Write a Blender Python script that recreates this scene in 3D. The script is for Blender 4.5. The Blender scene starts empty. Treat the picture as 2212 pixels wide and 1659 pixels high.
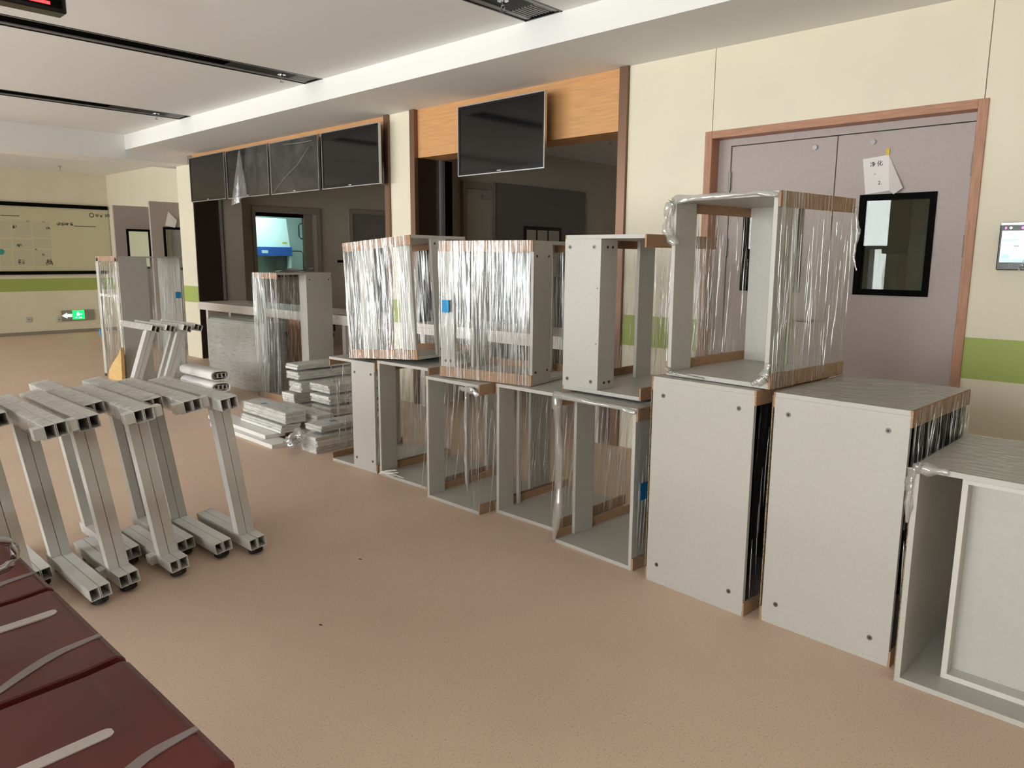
import bpy, bmesh, math, random
import numpy as np
from mathutils import Vector, Matrix
random.seed(7)
RNG = np.random.default_rng(11)
scn = bpy.context.scene
COL = scn.collection

# ---------------------------------------------------------------- camera
FPX, CX, CY, EYE = 1619.0, 1106.0, 829.5, 1.4          # focal length in pixels of the 2212x1659 frame, eye height
def _unit(px, py):
    d = np.array([px - CX, py - CY, FPX]); return d / np.linalg.norm(d)
_y = _unit(2650, 568); _x = -_unit(-640, 548); _x = _x - _y * (_x @ _y); _x /= np.linalg.norm(_x); _z = np.cross(_x, _y)
if _z[1] > 0: _z = -_z
RW = np.stack([_x, _y, _z])                             # camera axes (right, down, forward) -> world
def at(px, py, axis, val):
    """the point of a plane x/y/z = val seen at a pixel"""
    d = RW @ _unit(px, py); o = np.array([0, 0, EYE]); t = (val - o[axis]) / d[axis]
    return Vector(o + t * d)
def fl(px, py, z=0.0): return at(px, py, 2, z)
cam_d = bpy.data.cameras.new('camera'); cam = bpy.data.objects.new('camera', cam_d); COL.objects.link(cam)
cam_d.sensor_fit = 'HORIZONTAL'; cam_d.sensor_width = 36.0; cam_d.lens = FPX / 2212.0 * 36.0
cam_d.clip_start = 0.05; cam_d.clip_end = 200
_r, _d, _f = RW[:, 0], RW[:, 1], RW[:, 2]
cam.matrix_world = Matrix(((_r[0], -_d[0], -_f[0], 0), (_r[1], -_d[1], -_f[1], 0), (_r[2], -_d[2], -_f[2], EYE), (0, 0, 0, 1)))
scn.camera = cam

# ---------------------------------------------------------------- world, lights, exposure
world = bpy.data.worlds.new('overcast_sky'); scn.world = world; world.use_nodes = True
bg = world.node_tree.nodes['Background']; bg.inputs[0].default_value = (0.985, 0.98, 0.965, 1); bg.inputs[1].default_value = 10.4
scn.view_settings.view_transform = 'Standard'; scn.view_settings.look = 'None'
scn.view_settings.exposure = 0.0; scn.view_settings.gamma = 1.0; scn.view_settings.use_curve_mapping = False
scn.cycles.transparent_max_bounces = 12
scn.cycles.max_bounces = 6; scn.cycles.diffuse_bounces = 4; scn.cycles.sample_clamp_indirect = 6.0
scn.cycles.caustics_reflective = False; scn.cycles.caustics_refractive = False; scn.cycles.use_adaptive_sampling = True; scn.cycles.adaptive_threshold = 0.12; scn.cycles.adaptive_min_samples = 20
# daylight windows in the wall behind the camera (x0, x1), sill and head height; portals guide the sky light through them
YS, YN = -3.2, 4.6
WIN = [(-14.6, -10.9), (-9.9, -7.2), (-6.8, -3.85), (-3.0, 1.4)]  # first one added to brighten the far hall, last one widened for light
WZ0, WZ1 = 0.12, 2.6  # tall openings chosen to brighten floor and ceiling
for i, (a, b) in enumerate(WIN):
    l = bpy.data.lights.new('window_portal', 'AREA'); l.shape = 'RECTANGLE'; l.size = b - a; l.size_y = WZ1 - WZ0
    l.cycles.is_portal = True
    o = bpy.data.objects.new('window_portal', l); COL.objects.link(o)
    o.location = ((a + b) / 2, YS - 0.06, (WZ0 + WZ1) / 2); o.rotation_euler = (math.radians(90), 0, 0)

# ---------------------------------------------------------------- materials
def lin(c): return tuple(((v / 255) / 12.92 if v / 255 <= 0.04045 else ((v / 255 + 0.055) / 1.055) ** 2.4) for v in c)
M = {}
def nodes(name):
    m = bpy.data.materials.new(name); m.use_nodes = True; nt = m.node_tree; M[name] = m
    return m, nt, nt.nodes['Principled BSDF']
def mat(name, rgb, rough=0.5, metal=0.0, spec=0.5, var=0.0, vscale=8.0, stretch=(1, 1, 1), bump=0.0, bscale=200.0, rgb2=None, emit=None, coat=0.0):
    m, nt, p = nodes(name); N, L = nt.nodes, nt.links
    p.inputs['Base Color'].default_value = (*lin(rgb), 1); p.inputs['Roughness'].default_value = rough
    p.inputs['Metallic'].default_value = metal; p.inputs['Specular IOR Level'].default_value = spec
    p.inputs['Coat Weight'].default_value = coat
    if emit:
        p.inputs['Emission Color'].default_value = (*lin(rgb), 1); p.inputs['Emission Strength'].default_value = emit
    if var or bump:
        tc = N.new('ShaderNodeTexCoord'); mp = N.new('ShaderNodeMapping'); mp.inputs['Scale'].default_value = stretch
        L.new(tc.outputs['Object'], mp.inputs[0])
    if var:
        no = N.new('ShaderNodeTexNoise'); no.inputs['Scale'].default_value = vscale; no.inputs['Detail'].default_value = 5
        L.new(mp.outputs[0], no.inputs[0])
        mx = N.new('ShaderNodeMix'); mx.data_type = 'RGBA'
        c2 = rgb2 or tuple(v * (1 - var) for v in rgb)
        mx.inputs[6].default_value = (*lin(rgb), 1); mx.inputs[7].default_value = (*lin(c2), 1)
        cr = N.new('ShaderNodeMapRange'); cr.inputs[1].default_value = 0.35; cr.inputs[2].default_value = 0.65
        L.new(no.outputs[0], cr.inputs[0]); L.new(cr.outputs[0], mx.inputs[0]); L.new(mx.outputs[2], p.inputs['Base Color'])
    if bump:
        nb = N.new('ShaderNodeTexNoise'); nb.inputs['Scale'].default_value = bscale; nb.inputs['Detail'].default_value = 3
        L.new(mp.outputs[0], nb.inputs[0])
        bp = N.new('ShaderNodeBump'); bp.inputs['Strength'].default_value = bump; bp.inputs['Distance'].default_value = 0.002
        L.new(nb.outputs[0], bp.inputs['Height']); L.new(bp.outputs[0], p.inputs['Normal'])
    return m
mat('laminate', (184, 181, 173), 0.42, var=0.02, vscale=60, bump=0.05, bscale=600)
mat('laminate_white', (204, 200, 191), 0.4)
mat('edge_band', (224, 222, 217), 0.4)
mat('chipboard', (176, 150, 112), 0.85, var=0.45, vscale=140, rgb2=(90, 74, 56))
mat('kraft', (174, 136, 104), 0.75, var=0.1, vscale=30, stretch=(1, 1, 6))
mat('ceiling_white', (240, 239, 236), 0.9)
mat('soffit_white', (241, 240, 237), 0.9)
mat('wall_cream', (234, 225, 203), 0.6, var=0.015, vscale=3, bump=0.04, bscale=300)
mat('wall_seam', (150, 145, 130), 0.8)
mat('wall_green', (166, 181, 96), 0.6)
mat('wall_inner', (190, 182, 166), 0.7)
mat('plinth_grey', (150, 142, 130), 0.7)
mat('door_lilac', (178, 164, 160), 0.5, var=0.02, vscale=40, bump=0.06, bscale=500)
mat('door_grey', (120, 114, 110), 0.5)  # lilac door colour darkened, with the shade of the rooms painted in
mat('wood_red', (188, 136, 106), 0.5, var=0.12, vscale=9, stretch=(14, 14, 1))
mat('wood_red_h', (188, 136, 106), 0.5, var=0.12, vscale=9, stretch=(1, 14, 14))
mat('wood_tan', (220, 164, 108), 0.45, var=0.07, vscale=5, stretch=(1, 10, 12))
mat('bronze', (128, 98, 80), 0.35, metal=0.6)
mat('dark_brown', (44, 30, 22), 0.4)
mat('black_gloss', (10, 10, 11), 0.08, spec=0.6)
mat('black_bezel', (8, 8, 9), 0.25)
mat('black_matt', (5, 5, 5), 0.8, spec=0.1)
mat('black_rubber', (18, 17, 17), 0.6)
mat('slot_black', (9, 9, 10), 0.6)
mat('alu', (196, 196, 196), 0.35, metal=0.9)
mat('alu_rim', (150, 148, 146), 0.45, metal=0.3)
mat('chrome', (190, 190, 195), 0.15, metal=1.0)
mat('steel_white', (206, 204, 198), 0.38, spec=0.5, var=0.02, vscale=20)
mat('paper', (232, 228, 226), 0.85)
mat('ink', (30, 28, 30), 0.8)
mat('grey_print', (104, 98, 78), 0.8)
mat('poster_cream', (206, 200, 168), 0.6)
mat('poster_panel', (196, 192, 164), 0.6)
mat('teal_print', (60, 150, 140), 0.7)
mat('label_blue', (36, 148, 206), 0.6)
mat('label_blue_dark', (22, 104, 160), 0.6)
mat('tape_yellow', (222, 186, 62), 0.6)
mat('screw', (120, 116, 110), 0.4, metal=0.8)
mat('screw_hole', (30, 28, 26), 0.7)
mat('counter_white', (214, 205, 196), 0.5)
mat('wood_panel', (204, 140, 84), 0.6, var=0.1, vscale=12)
mat('seat_red', (98, 34, 30), 0.32, spec=0.5, var=0.12, vscale=3)
mat('seat_edge', (50, 16, 14), 0.4)
mat('seat_inlay', (206, 198, 190), 0.5)
mat('seat_pipe', (140, 130, 130), 0.35)
mat('led_red', (255, 40, 40), emit=6.0)
mat('exit_green', (20, 220, 90), emit=2.2)
mat('exit_white', (190, 255, 220), emit=2.5)
mat('screen_white', (236, 248, 255), emit=1.3)
mat('screen_blue', (170, 214, 246), emit=1.0)
mat('screen_grey', (130, 150, 150), emit=0.6)
mat('led_magenta', (240, 130, 230), emit=1.5)
mat('lab_white', (214, 226, 224), 0.5)
mat('lab_blue', (44, 92, 176), 0.5)
mat('lab_light', (215, 255, 252), emit=17.0)
mat('dim_lamp', (235, 245, 230), emit=4.0)  # glow of the fill panel added to lift the dark corridor
mat('yellow_foam', (222, 184, 122), 0.8, var=0.08, vscale=20)
mat('dark_cloth', (34, 33, 34), 0.8)
mat('white_cord', (238, 236, 230), 0.6)
mat('board_core', (150, 138, 118), 0.8, var=0.2, vscale=120)

def floor_mat():
    m, nt, p = nodes('floor_vinyl'); N, L = nt.nodes, nt.links
    tc = N.new('ShaderNodeTexCoord')
    def noise(s, d): n = N.new('ShaderNodeTexNoise'); n.inputs['Scale'].default_value = s; n.inputs['Detail'].default_value = d; L.new(tc.outputs['Object'], n.inputs[0]); return n
    n1, n2, n3 = noise(1.3, 4), noise(140, 2), noise(300, 1)
    r1 = N.new('ShaderNodeValToRGB'); r1.color_ramp.elements[0].position = 0.3; r1.color_ramp.elements[1].position = 0.7
    r1.color_ramp.elements[0].color = (*lin((213, 186, 164)), 1); r1.color_ramp.elements[1].color = (*lin((221, 195, 172)), 1)
    L.new(n1.outputs[0], r1.inputs[0])
    r2 = N.new('ShaderNodeValToRGB'); e = r2.color_ramp.elements
    e[0].position = 0.30; e[0].color = (0.72, 0.70, 0.68, 1); e[1].position = 0.40; e[1].color = (1, 1, 1, 1)
    x = e.new(0.62); x.color = (1, 1, 1, 1); x = e.new(0.72); x.color = (1.08, 1.08, 1.07, 1)
    L.new(n2.outputs[0], r2.inputs[0])
    r3 = N.new('ShaderNodeMapRange'); r3.inputs[1].default_value = 0.3; r3.inputs[2].default_value = 0.7; r3.inputs[3].default_value = 0.86; r3.inputs[4].default_value = 1.1
    L.new(n3.outputs[0], r3.inputs[0])
    mx = N.new('ShaderNodeMix'); mx.data_type = 'RGBA'; mx.blend_type = 'MULTIPLY'; mx.inputs[0].default_value = 1
    L.new(r1.outputs[0], mx.inputs[6]); L.new(r2.outputs[0], mx.inputs[7])
    my = N.new('ShaderNodeMix'); my.data_type = 'RGBA'; my.blend_type = 'MULTIPLY'; my.inputs[0].default_value = 1
    L.new(mx.outputs[2], my.inputs[6]); L.new(r3.outputs[0], my.inputs[7]); L.new(my.outputs[2], p.inputs['Base Color'])
    p.inputs['Roughness'].default_value = 0.55; p.inputs['Specular IOR Level'].default_value = 0.35
    bp = N.new('ShaderNodeBump'); bp.inputs['Strength'].default_value = 0.12; bp.inputs['Distance'].default_value = 0.002
    L.new(n3.outputs[0], bp.inputs['Height']); L.new(bp.outputs[0], p.inputs['Normal'])
floor_mat()

def film_mat(name, su, sv, lo, hi, white, gloss, bump=0.6, rough=0.14, base=0.05):
    """clear stretch film: mostly see-through, whiter and shinier along its creases (u across, v along the pull, in metres)"""
    m = bpy.data.materials.new(name); m.use_nodes = True; M[name] = m; nt = m.node_tree; N, L = nt.nodes, nt.links
    N.clear(); out = N.new('ShaderNodeOutputMaterial')
    uv = N.new('ShaderNodeUVMap'); mp = N.new('ShaderNodeMapping'); mp.inputs['Scale'].default_value = (su, sv, 1); L.new(uv.outputs[0], mp.inputs[0])
    no = N.new('ShaderNodeTexNoise'); no.inputs['Scale'].default_value = 1; no.inputs['Detail'].default_value = 4; no.inputs['Roughness'].default_value = 0.65; no.inputs['Distortion'].default_value = 0.3
    L.new(mp.outputs[0], no.inputs[0])
    mr = N.new('ShaderNodeMapRange'); mr.inputs[1].default_value = lo; mr.inputs[2].default_value = hi; L.new(no.outputs[0], mr.inputs[0])
    big = N.new('ShaderNodeTexNoise'); big.inputs['Scale'].default_value = 1; big.inputs['Detail'].default_value = 2
    mp2 = N.new('ShaderNodeMapping'); mp2.inputs['Scale'].default_value = (su * 0.12, sv * 0.5, 1); L.new(uv.outputs[0], mp2.inputs[0]); L.new(mp2.outputs[0], big.inputs[0])
    mb = N.new('ShaderNodeMapRange'); mb.inputs[1].default_value = 0.3; mb.inputs[2].default_value = 0.7; mb.inputs[3].default_value = 0.25; mb.inputs[4].default_value = 1.0; L.new(big.outputs[0], mb.inputs[0])
    st = N.new('ShaderNodeMath'); st.operation = 'MULTIPLY'; L.new(mr.outputs[0], st.inputs[0]); L.new(mb.outputs[0], st.inputs[1])  # streak mask: folded film plus window highlights painted as white
    bp = N.new('ShaderNodeBump'); bp.inputs['Strength'].default_value = bump; bp.inputs['Distance'].default_value = 0.004; L.new(no.outputs[0], bp.inputs['Height'])
    gl = N.new('ShaderNodeBsdfGlossy'); gl.inputs['Roughness'].default_value = rough; gl.inputs['Color'].default_value = (1, 1, 1, 1); L.new(bp.outputs[0], gl.inputs['Normal'])
    df = N.new('ShaderNodeBsdfDiffuse'); df.inputs['Color'].default_value = (0.86, 0.86, 0.85, 1); L.new(bp.outputs[0], df.inputs['Normal'])
    tl = N.new('ShaderNodeBsdfTranslucent'); tl.inputs['Color'].default_value = (0.8, 0.8, 0.8, 1)
    dm = N.new('ShaderNodeMixShader'); dm.inputs[0].default_value = 0.4; L.new(df.outputs[0], dm.inputs[1]); L.new(tl.outputs[0], dm.inputs[2])
    body = N.new('ShaderNodeMixShader'); body.inputs[0].default_value = gloss; L.new(dm.outputs[0], body.inputs[1]); L.new(gl.outputs[0], body.inputs[2])
    tr = N.new('ShaderNodeBsdfTransparent'); tr.inputs[0].default_value = (0.97, 0.975, 0.97, 1)
    fac = N.new('ShaderNodeMath'); fac.operation = 'MULTIPLY_ADD'; fac.inputs[1].default_value = white; fac.inputs[2].default_value = base; fac.use_clamp = True; L.new(st.outputs[0], fac.inputs[0])
    mx = N.new('ShaderNodeMixShader'); L.new(fac.outputs[0], mx.inputs[0]); L.new(tr.outputs[0], mx.inputs[1]); L.new(body.outputs[0], mx.inputs[2])
    L.new(mx.outputs[0], out.inputs[0])
film_mat('film_heavy', 105, 3.0, 0.49, 0.57, 0.9, 0.45, 0.9, base=0.06)
film_mat('film_light', 90, 2.5, 0.52, 0.63, 0.85, 0.45, 0.8, base=0.04)
film_mat('film_clear', 45, 2.2, 0.56, 0.68, 0.7, 0.5, 0.8, base=0.06)
film_mat('film_flat', 9, 110, 0.43, 0.60, 0.75, 0.55, 0.9, base=0.12)
film_mat('film_haze', 6, 5, 0.4, 0.8, 0.22, 0.6, 0.5, base=0.07)
film_mat('film_flap', 14, 8, 0.35, 0.7, 0.3, 0.4, 0.8, base=0.22)
film_mat('film_tuft', 60, 60, 0.3, 0.7, 0.6, 0.45, 0.8, base=0.3)
film_mat('film_crease', 3, 3, 0.0, 0.3, 0.3, 0.55, 0.0, rough=0.2, base=0.7)

def glass_mat(name, tint=(0.9, 0.95, 0.92), g=0.09):
    m = bpy.data.materials.new(name); m.use_nodes = True; M[name] = m; nt = m.node_tree; N, L = nt.nodes, nt.links
    N.clear(); out = N.new('ShaderNodeOutputMaterial'); tr = N.new('ShaderNodeBsdfTransparent'); tr.inputs[0].default_value = (*tint, 1)
    gl = N.new('ShaderNodeBsdfGlossy'); gl.inputs['Roughness'].default_value = 0.01
    fr = N.new('ShaderNodeFresnel'); fr.inputs[0].default_value = 1.5; ad = N.new('ShaderNodeMath'); ad.inputs[1].default_value = g; L.new(fr.outputs[0], ad.inputs[0])
    mx = N.new('ShaderNodeMixShader'); L.new(ad.outputs[0], mx.inputs[0]); L.new(tr.outputs[0], mx.inputs[1]); L.new(gl.outputs[0], mx.inputs[2]); L.new(mx.outputs[0], out.inputs[0])
glass_mat('glass', g=0.015); glass_mat('glass_day', (0.96, 0.98, 0.98), 0.0)

# ---------------------------------------------------------------- mesh helpers
class MB:
    def __init__(s): s.v, s.f = [], []
    def add(s, vs, fs): o = len(s.v); s.v += [tuple(p) for p in vs]; s.f += [tuple(i + o for i in f) for f in fs]; return s
    def box(s, x0, x1, y0, y1, z0, z1):
        return s.add([(x0, y0, z0), (x1, y0, z0), (x1, y1, z0), (x0, y1, z0), (x0, y0, z1), (x1, y0, z1), (x1, y1, z1), (x0, y1, z1)],
                     [(0, 3, 2, 1), (4, 5, 6, 7), (0, 1, 5, 4), (1, 2, 6, 5), (2, 3, 7, 6), (3, 0, 4, 7)])
    def tube(s, pts, rad, n=8, closed=False):
        pts = [Vector(p) for p in pts]; k = len(pts); rr = rad if hasattr(rad, '__len__') else [rad] * k; rings = []
        for i, p in enumerate(pts):
            a = pts[(i - 1) % k] if (closed or i > 0) else p; b = pts[(i + 1) % k] if (closed or i < k - 1) else p
            t = (b - a).normalized(); up = Vector((0, 0, 1)) if abs(t.z) < 0.9 else Vector((1, 0, 0))
            u = t.cross(up).normalized(); w = u.cross(t)
            rings.append([p + (u * math.cos(2 * math.pi * j / n) + w * math.sin(2 * math.pi * j / n)) * rr[i] for j in range(n)])
        vs = [q for r in rings for q in r]; fs = []
        for i in range(k if closed else k - 1):
            a, b = i * n, ((i + 1) % k) * n
            for j in range(n): fs.append((a + j, a + (j + 1) % n, b + (j + 1) % n, b + j))
        if not closed: fs += [tuple(range(n - 1, -1, -1)), tuple((k - 1) * n + j for j in range(n))]
        return s.add(vs, fs)
    def crumple(s, pts, rad, n=11, k=30):
        """a gathered, folded hank of film along a path: folds run lengthwise and drift"""
        pts = [Vector(p) for p in pts]; m = len(pts) - 1; P, Rr = [], []; ph = random.uniform(0, 6)
        for i in range(k):
            t = i / (k - 1) * m; j = min(int(t), m - 1); f = t - j
            P.append(pts[j].lerp(pts[j + 1], f) + Vector([random.uniform(-.0012, .0012) for _ in range(3)])); Rr.append((rad[j] * (1 - f) + rad[j + 1] * f) * (.95 + .18 * math.sin(i * .55 + ph)))
        o = len(s.v); s.tube(P, Rr, n); g = [random.uniform(.45, 1.25) for _ in range(n)]
        for i in range(k):
            for j in range(n):
                g[j] = min(1.3, max(.35, g[j] + random.uniform(-.17, .17))); q = o + i * n + j; s.v[q] = tuple(P[i] + (Vector(s.v[q]) - P[i]) * g[j])
        return s
    def prism(s, poly, axis, a, b):
        n = len(poly); vs = []
        for t in (a, b):
            for (p, q) in poly: vs.append({0: (t, p, q), 1: (p, t, q), 2: (p, q, t)}[axis])
        return s.add(vs, [tuple(range(n - 1, -1, -1)), tuple(range(n, 2 * n))] + [(i, (i + 1) % n, n + (i + 1) % n, n + i) for i in range(n)])
    def htube(s, x0, x1, y0, y1, z0, z1, axis, t=0.0025):
        """hollow rectangular tube along x (0) or z (2), open at both ends"""
        def ring(c0, c1, d0, d1, e): 
            q = [(c0, d0), (c1, d0), (c1, d1), (c0, d1)]
            return [(e, a, b) if axis == 0 else (a, b, e) for a, b in q]
        if axis == 0: A = (y0, y1, z0, z1); e0, e1 = x0, x1
        else: A = (x0, x1, y0, y1); e0, e1 = z0, z1
        I = (A[0] + t, A[1] - t, A[2] + t, A[3] - t)
        vs = ring(*A, e0) + ring(*A, e1) + ring(*I, e0) + ring(*I, e1); fs = []
        for i in range(4):
            j = (i + 1) % 4
            fs += [(i, j, 4 + j, 4 + i), (8 + i, 12 + i, 12 + j, 8 + j), (i, 8 + i, 8 + j, j), (4 + i, 4 + j, 12 + j, 12 + i)]
        return s.add(vs, fs)
    def build(s, name, m, parent=None, bevel=0.0, smooth=False, label=None):
        me = bpy.data.meshes.new(name); me.from_pydata(s.v, [], s.f); bm = bmesh.new(); bm.from_mesh(me)
        bmesh.ops.recalc_face_normals(bm, faces=bm.faces)
        if bevel: bmesh.ops.bevel(bm, geom=list(bm.edges), offset=bevel, segments=1, affect='EDGES', profile=0.5)
        if smooth:
            for f in bm.faces: f.smooth = True
        bm.to_mesh(me); bm.free()
        me.materials.append(M[m]); o = bpy.data.objects.new(name, me); COL.objects.link(o); o.parent = parent
        if label: o['label'] = label
        return o
def box(name, m, x0, x1, y0, y1, z0, z1, parent=None, bevel=0.0, label=None):
    return MB().box(x0, x1, y0, y1, z0, z1).build(name, m, parent, bevel, label=label)
def tag(o, label, cat, group=None, kind=None):
    o['label'] = label; o['category'] = cat
    if group: o['group'] = group
    if kind: o['kind'] = kind
    return o
def struct(o, label=None, cat=None):
    o['kind'] = 'structure'
    if label: o['label'] = label
    if cat: o['category'] = cat
    return o
def root(name, loc=(0, 0, 0), rot=(0, 0, 0)):
    o = bpy.data.objects.new(name, None); COL.objects.link(o); o.empty_display_size = 0.1
    rz = Matrix.Rotation(rot[2], 4, 'Z') @ Matrix.Rotation(rot[0], 4, 'X') @ Matrix.Rotation(rot[1], 4, 'Y')
    o.matrix_basis = Matrix.Translation(loc) @ rz
    return o
def disc(name, m, c, axis, r, h, parent, n=14, label=None):
    poly = [(math.cos(2 * math.pi * i / n) * r, math.sin(2 * math.pi * i / n) * r) for i in range(n)]
    k = [j for j in range(3) if j != axis]
    return MB().prism([(p + c[k[0]], q + c[k[1]]) for p, q in poly], axis, c[axis], c[axis] + h).build(name, m, parent, label=label)
def sheet(name, m, P, nu, nv, parent, uvscale=(1, 1), smooth=True):
    """grid surface from P(u, v) with u, v in 0..1; UV in metres"""
    vs = [tuple(P(i / nu, j / nv)) for j in range(nv + 1) for i in range(nu + 1)]
    fs = [(j * (nu + 1) + i, j * (nu + 1) + i + 1, (j + 1) * (nu + 1) + i + 1, (j + 1) * (nu + 1) + i) for j in range(nv) for i in range(nu)]
    me = bpy.data.meshes.new(name); me.from_pydata(vs, [], fs); uv = me.uv_layers.new(name='UVMap')
    off = random.random() * 20
    for p in me.polygons:
        p.use_smooth = smooth
        for li in p.loop_indices:
            k = me.loops[li].vertex_index; uv.data[li].uv = ((k % (nu + 1)) / nu * uvscale[0] + off, (k // (nu + 1)) / nv * uvscale[1] + off)
    me.materials.append(M[m]); o = bpy.data.objects.new(name, me); COL.objects.link(o); o.parent = parent
    return o
def text_mesh(name, body, size, m, parent, mtx, extrude=0.0004):
    cu = bpy.data.curves.new(name, 'FONT'); cu.body = body; cu.size = size; cu.extrude = extrude; cu.align_x = 'CENTER'; cu.align_y = 'CENTER'
    t = bpy.data.objects.new(name, cu); COL.objects.link(t); dg = bpy.context.evaluated_depsgraph_get()
    me = bpy.data.meshes.new_from_object(t.evaluated_get(dg)); bpy.data.objects.remove(t)
    me.materials.clear(); me.materials.append(M[m]); o = bpy.data.objects.new(name, me); COL.objects.link(o); o.parent = parent; o.matrix_basis = mtx
    return o
FACE_S = Matrix.Rotation(math.radians(90), 4, 'X')                                   # text readable from -y
FACE_E = Matrix.Rotation(math.radians(90), 4, 'Z') @ Matrix.Rotation(math.radians(90), 4, 'X')   # readable from +x

# ================================================================ THE SETTING
XW, XE = -15.4, 4.6                 # far wall, wall behind the camera
ZC, ZS, ZB = 2.915, 2.736, 2.62     # ceiling, soffit, cross beam
GB0, GB1 = 0.776, 0.998             # green band
struct(box('floor', 'floor_vinyl', XW - 0.2, XE + 0.2, YS - 0.3, 9.4, -0.12, 0), 'speckled beige vinyl floor', 'floor')

# --- long reception wall: core with seams, panels proud of it
wr = struct(MB().box(-10.70, -10.25, 4.61, 4.92, 0, 2.9).box(-5.935, -5.615, 4.61, 4.92, 0, 2.9).box(-3.205, -2.545, 4.61, 4.92, 0, 2.9)
            .box(-2.545, -1.02, 4.61, 4.92, 2.19, 2.9).box(-1.02, XE, 4.61, 4.92, 0, 2.9).build('wall_right', 'wall_seam'), 'cream panelled wall with a green band', 'wall')
def panel(poly): return MB().prism(poly, 1, 4.6, 4.6105).build('wall_panel', 'wall_cream', wr)
panel([(-10.70, 0), (-10.25, 0), (-10.25, ZB), (-10.70, ZB)]); panel([(-5.935, 0), (-5.615, 0), (-5.615, ZS), (-5.935, ZS)])
panel([(-3.204, 0), (-2.587, 0), (-2.587, 2.224), (-2.546, 2.224), (-2.546, ZS), (-3.204, ZS)])
panel([(-2.541, 2.224), (-1.006, 2.224), (-1.006, ZS), (-2.541, ZS)])
panel([(-0.98, 0), (0.53, 0), (0.53, ZS), (-1.001, ZS), (-1.001, 2.224), (-0.98, 2.224)])
for a in (0.535, 2.07, 3.605): panel([(a, 0), (min(a + 1.53, XE), 0), (min(a + 1.53, XE), ZS), (a, ZS)])
for a, b in [(-10.70, -10.25), (-5.935, -5.615), (-3.204, -2.587), (-0.98, XE)]:
    box('green_band', 'wall_green', a, b, 4.5985, 4.6, GB0, GB1, wr)
# --- far wall, alcove wall with the open double door, window wall, end wall
wf = struct(box('wall_far', 'wall_cream', XW - 0.2, XW, YS, 5.3, 0, 3.0), 'cream far wall with a green band and grey base', 'wall')
box('green_band', 'wall_green', XW, XW + 0.0015, YS, 5.3, GB0, GB1, wf)
box('base_strip', 'plinth_grey', XW, XW + 0.012, YS, 5.3, 0, 0.06, wf)
wa = struct(MB().box(XW, -12.9, 5.3, 5.4, 0, 3.0).box(-11.45, -10.70, 5.3, 5.4, 0, 3.0).box(-12.9, -11.45, 5.3, 5.4, 2.2, 3.0).build('wall_alcove', 'wall_cream'), 'cream wall around the far open doorway', 'wall')
box('doorway_lining', 'door_grey', -12.9, -11.45, 5.39, 5.41, 0, 2.2, wa)  # dark panel in place of the unlit depth of the doorway
box('return_wall', 'wall_cream', -10.70, -10.62, 4.92, 5.3, 0, 2.9, wa)
mb = MB(); xs = [XW - 0.2] + [v for w in WIN for v in w] + [XE + 0.2]
for i in range(0, len(xs), 2): mb.box(xs[i], xs[i + 1], YS - 0.2, YS, 0, 3.0)
for a, b in WIN: mb.box(a, b, YS - 0.2, YS, 0, WZ0).box(a, b, YS - 0.2, YS, WZ1, 3.0)
struct(mb.build('wall_left', 'wall_cream'), 'cream window wall behind the seats', 'wall')
struct(box('wall_back', 'wall_cream', XE, XE + 0.2, YS, 4.92, 0, 3.0), 'cream end wall behind the camera', 'wall')
for i, (a, b) in enumerate(WIN):
    f = 0.05; mid = (a + b) / 2
    w = struct(MB().box(a, a + f, YS - 0.14, YS - 0.08, WZ0, WZ1).box(b - f, b, YS - 0.14, YS - 0.08, WZ0, WZ1).box(a + f, b - f, YS - 0.14, YS - 0.08, WZ0, WZ0 + f)
               .box(a + f, b - f, YS - 0.14, YS - 0.08, WZ1 - f, WZ1).box(mid - f / 2, mid + f / 2, YS - 0.14, YS - 0.08, WZ0 + f, WZ1 - f).build('window_%d' % (i + 2), 'alu'))
    tag(w, ['window of the far hall opposite the open doors', 'window farthest along the wall behind the seats', 'window opposite the tall reception screens', 'window opposite the lilac double door'][i], 'window')
    for p, q in ((a + f, mid - f / 2), (mid + f / 2, b - f)): box('pane', 'glass_day', p, q, YS - 0.115, YS - 0.109, WZ0 + f, WZ1 - f, w)
# --- ceilings, soffit, beam
SLOTS = [(-8.72, -8.43), (-6.13, -5.85), (-3.49, -3.18), (-0.85, -0.55)]
mb = MB(); xs = [-10.36] + [v for s in SLOTS for v in s] + [XE]
for i in range(0, len(xs), 2): mb.box(xs[i], xs[i + 1], YS, 3.83, ZC, ZC + 0.15)
struct(mb.build('ceiling', 'ceiling_white'), 'white recessed ceiling cut by long black slots', 'ceiling')
struct(box('trim_1', 'soffit_white', -10.36, XE, 3.825, 4.93, ZS, ZC + 0.15), 'white dropped soffit along the reception wall', 'soffit')
struct(box('trim_2', 'soffit_white', -10.95, -10.36, YS, 5.3, ZB, ZC + 0.15), 'white cross beam before the far hall', 'beam')
struct(box('ceiling_far', 'ceiling_white', XW, -10.95, YS, 5.4, 2.88, 3.0), 'lower white ceiling of the far hall', 'ceiling')

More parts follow.
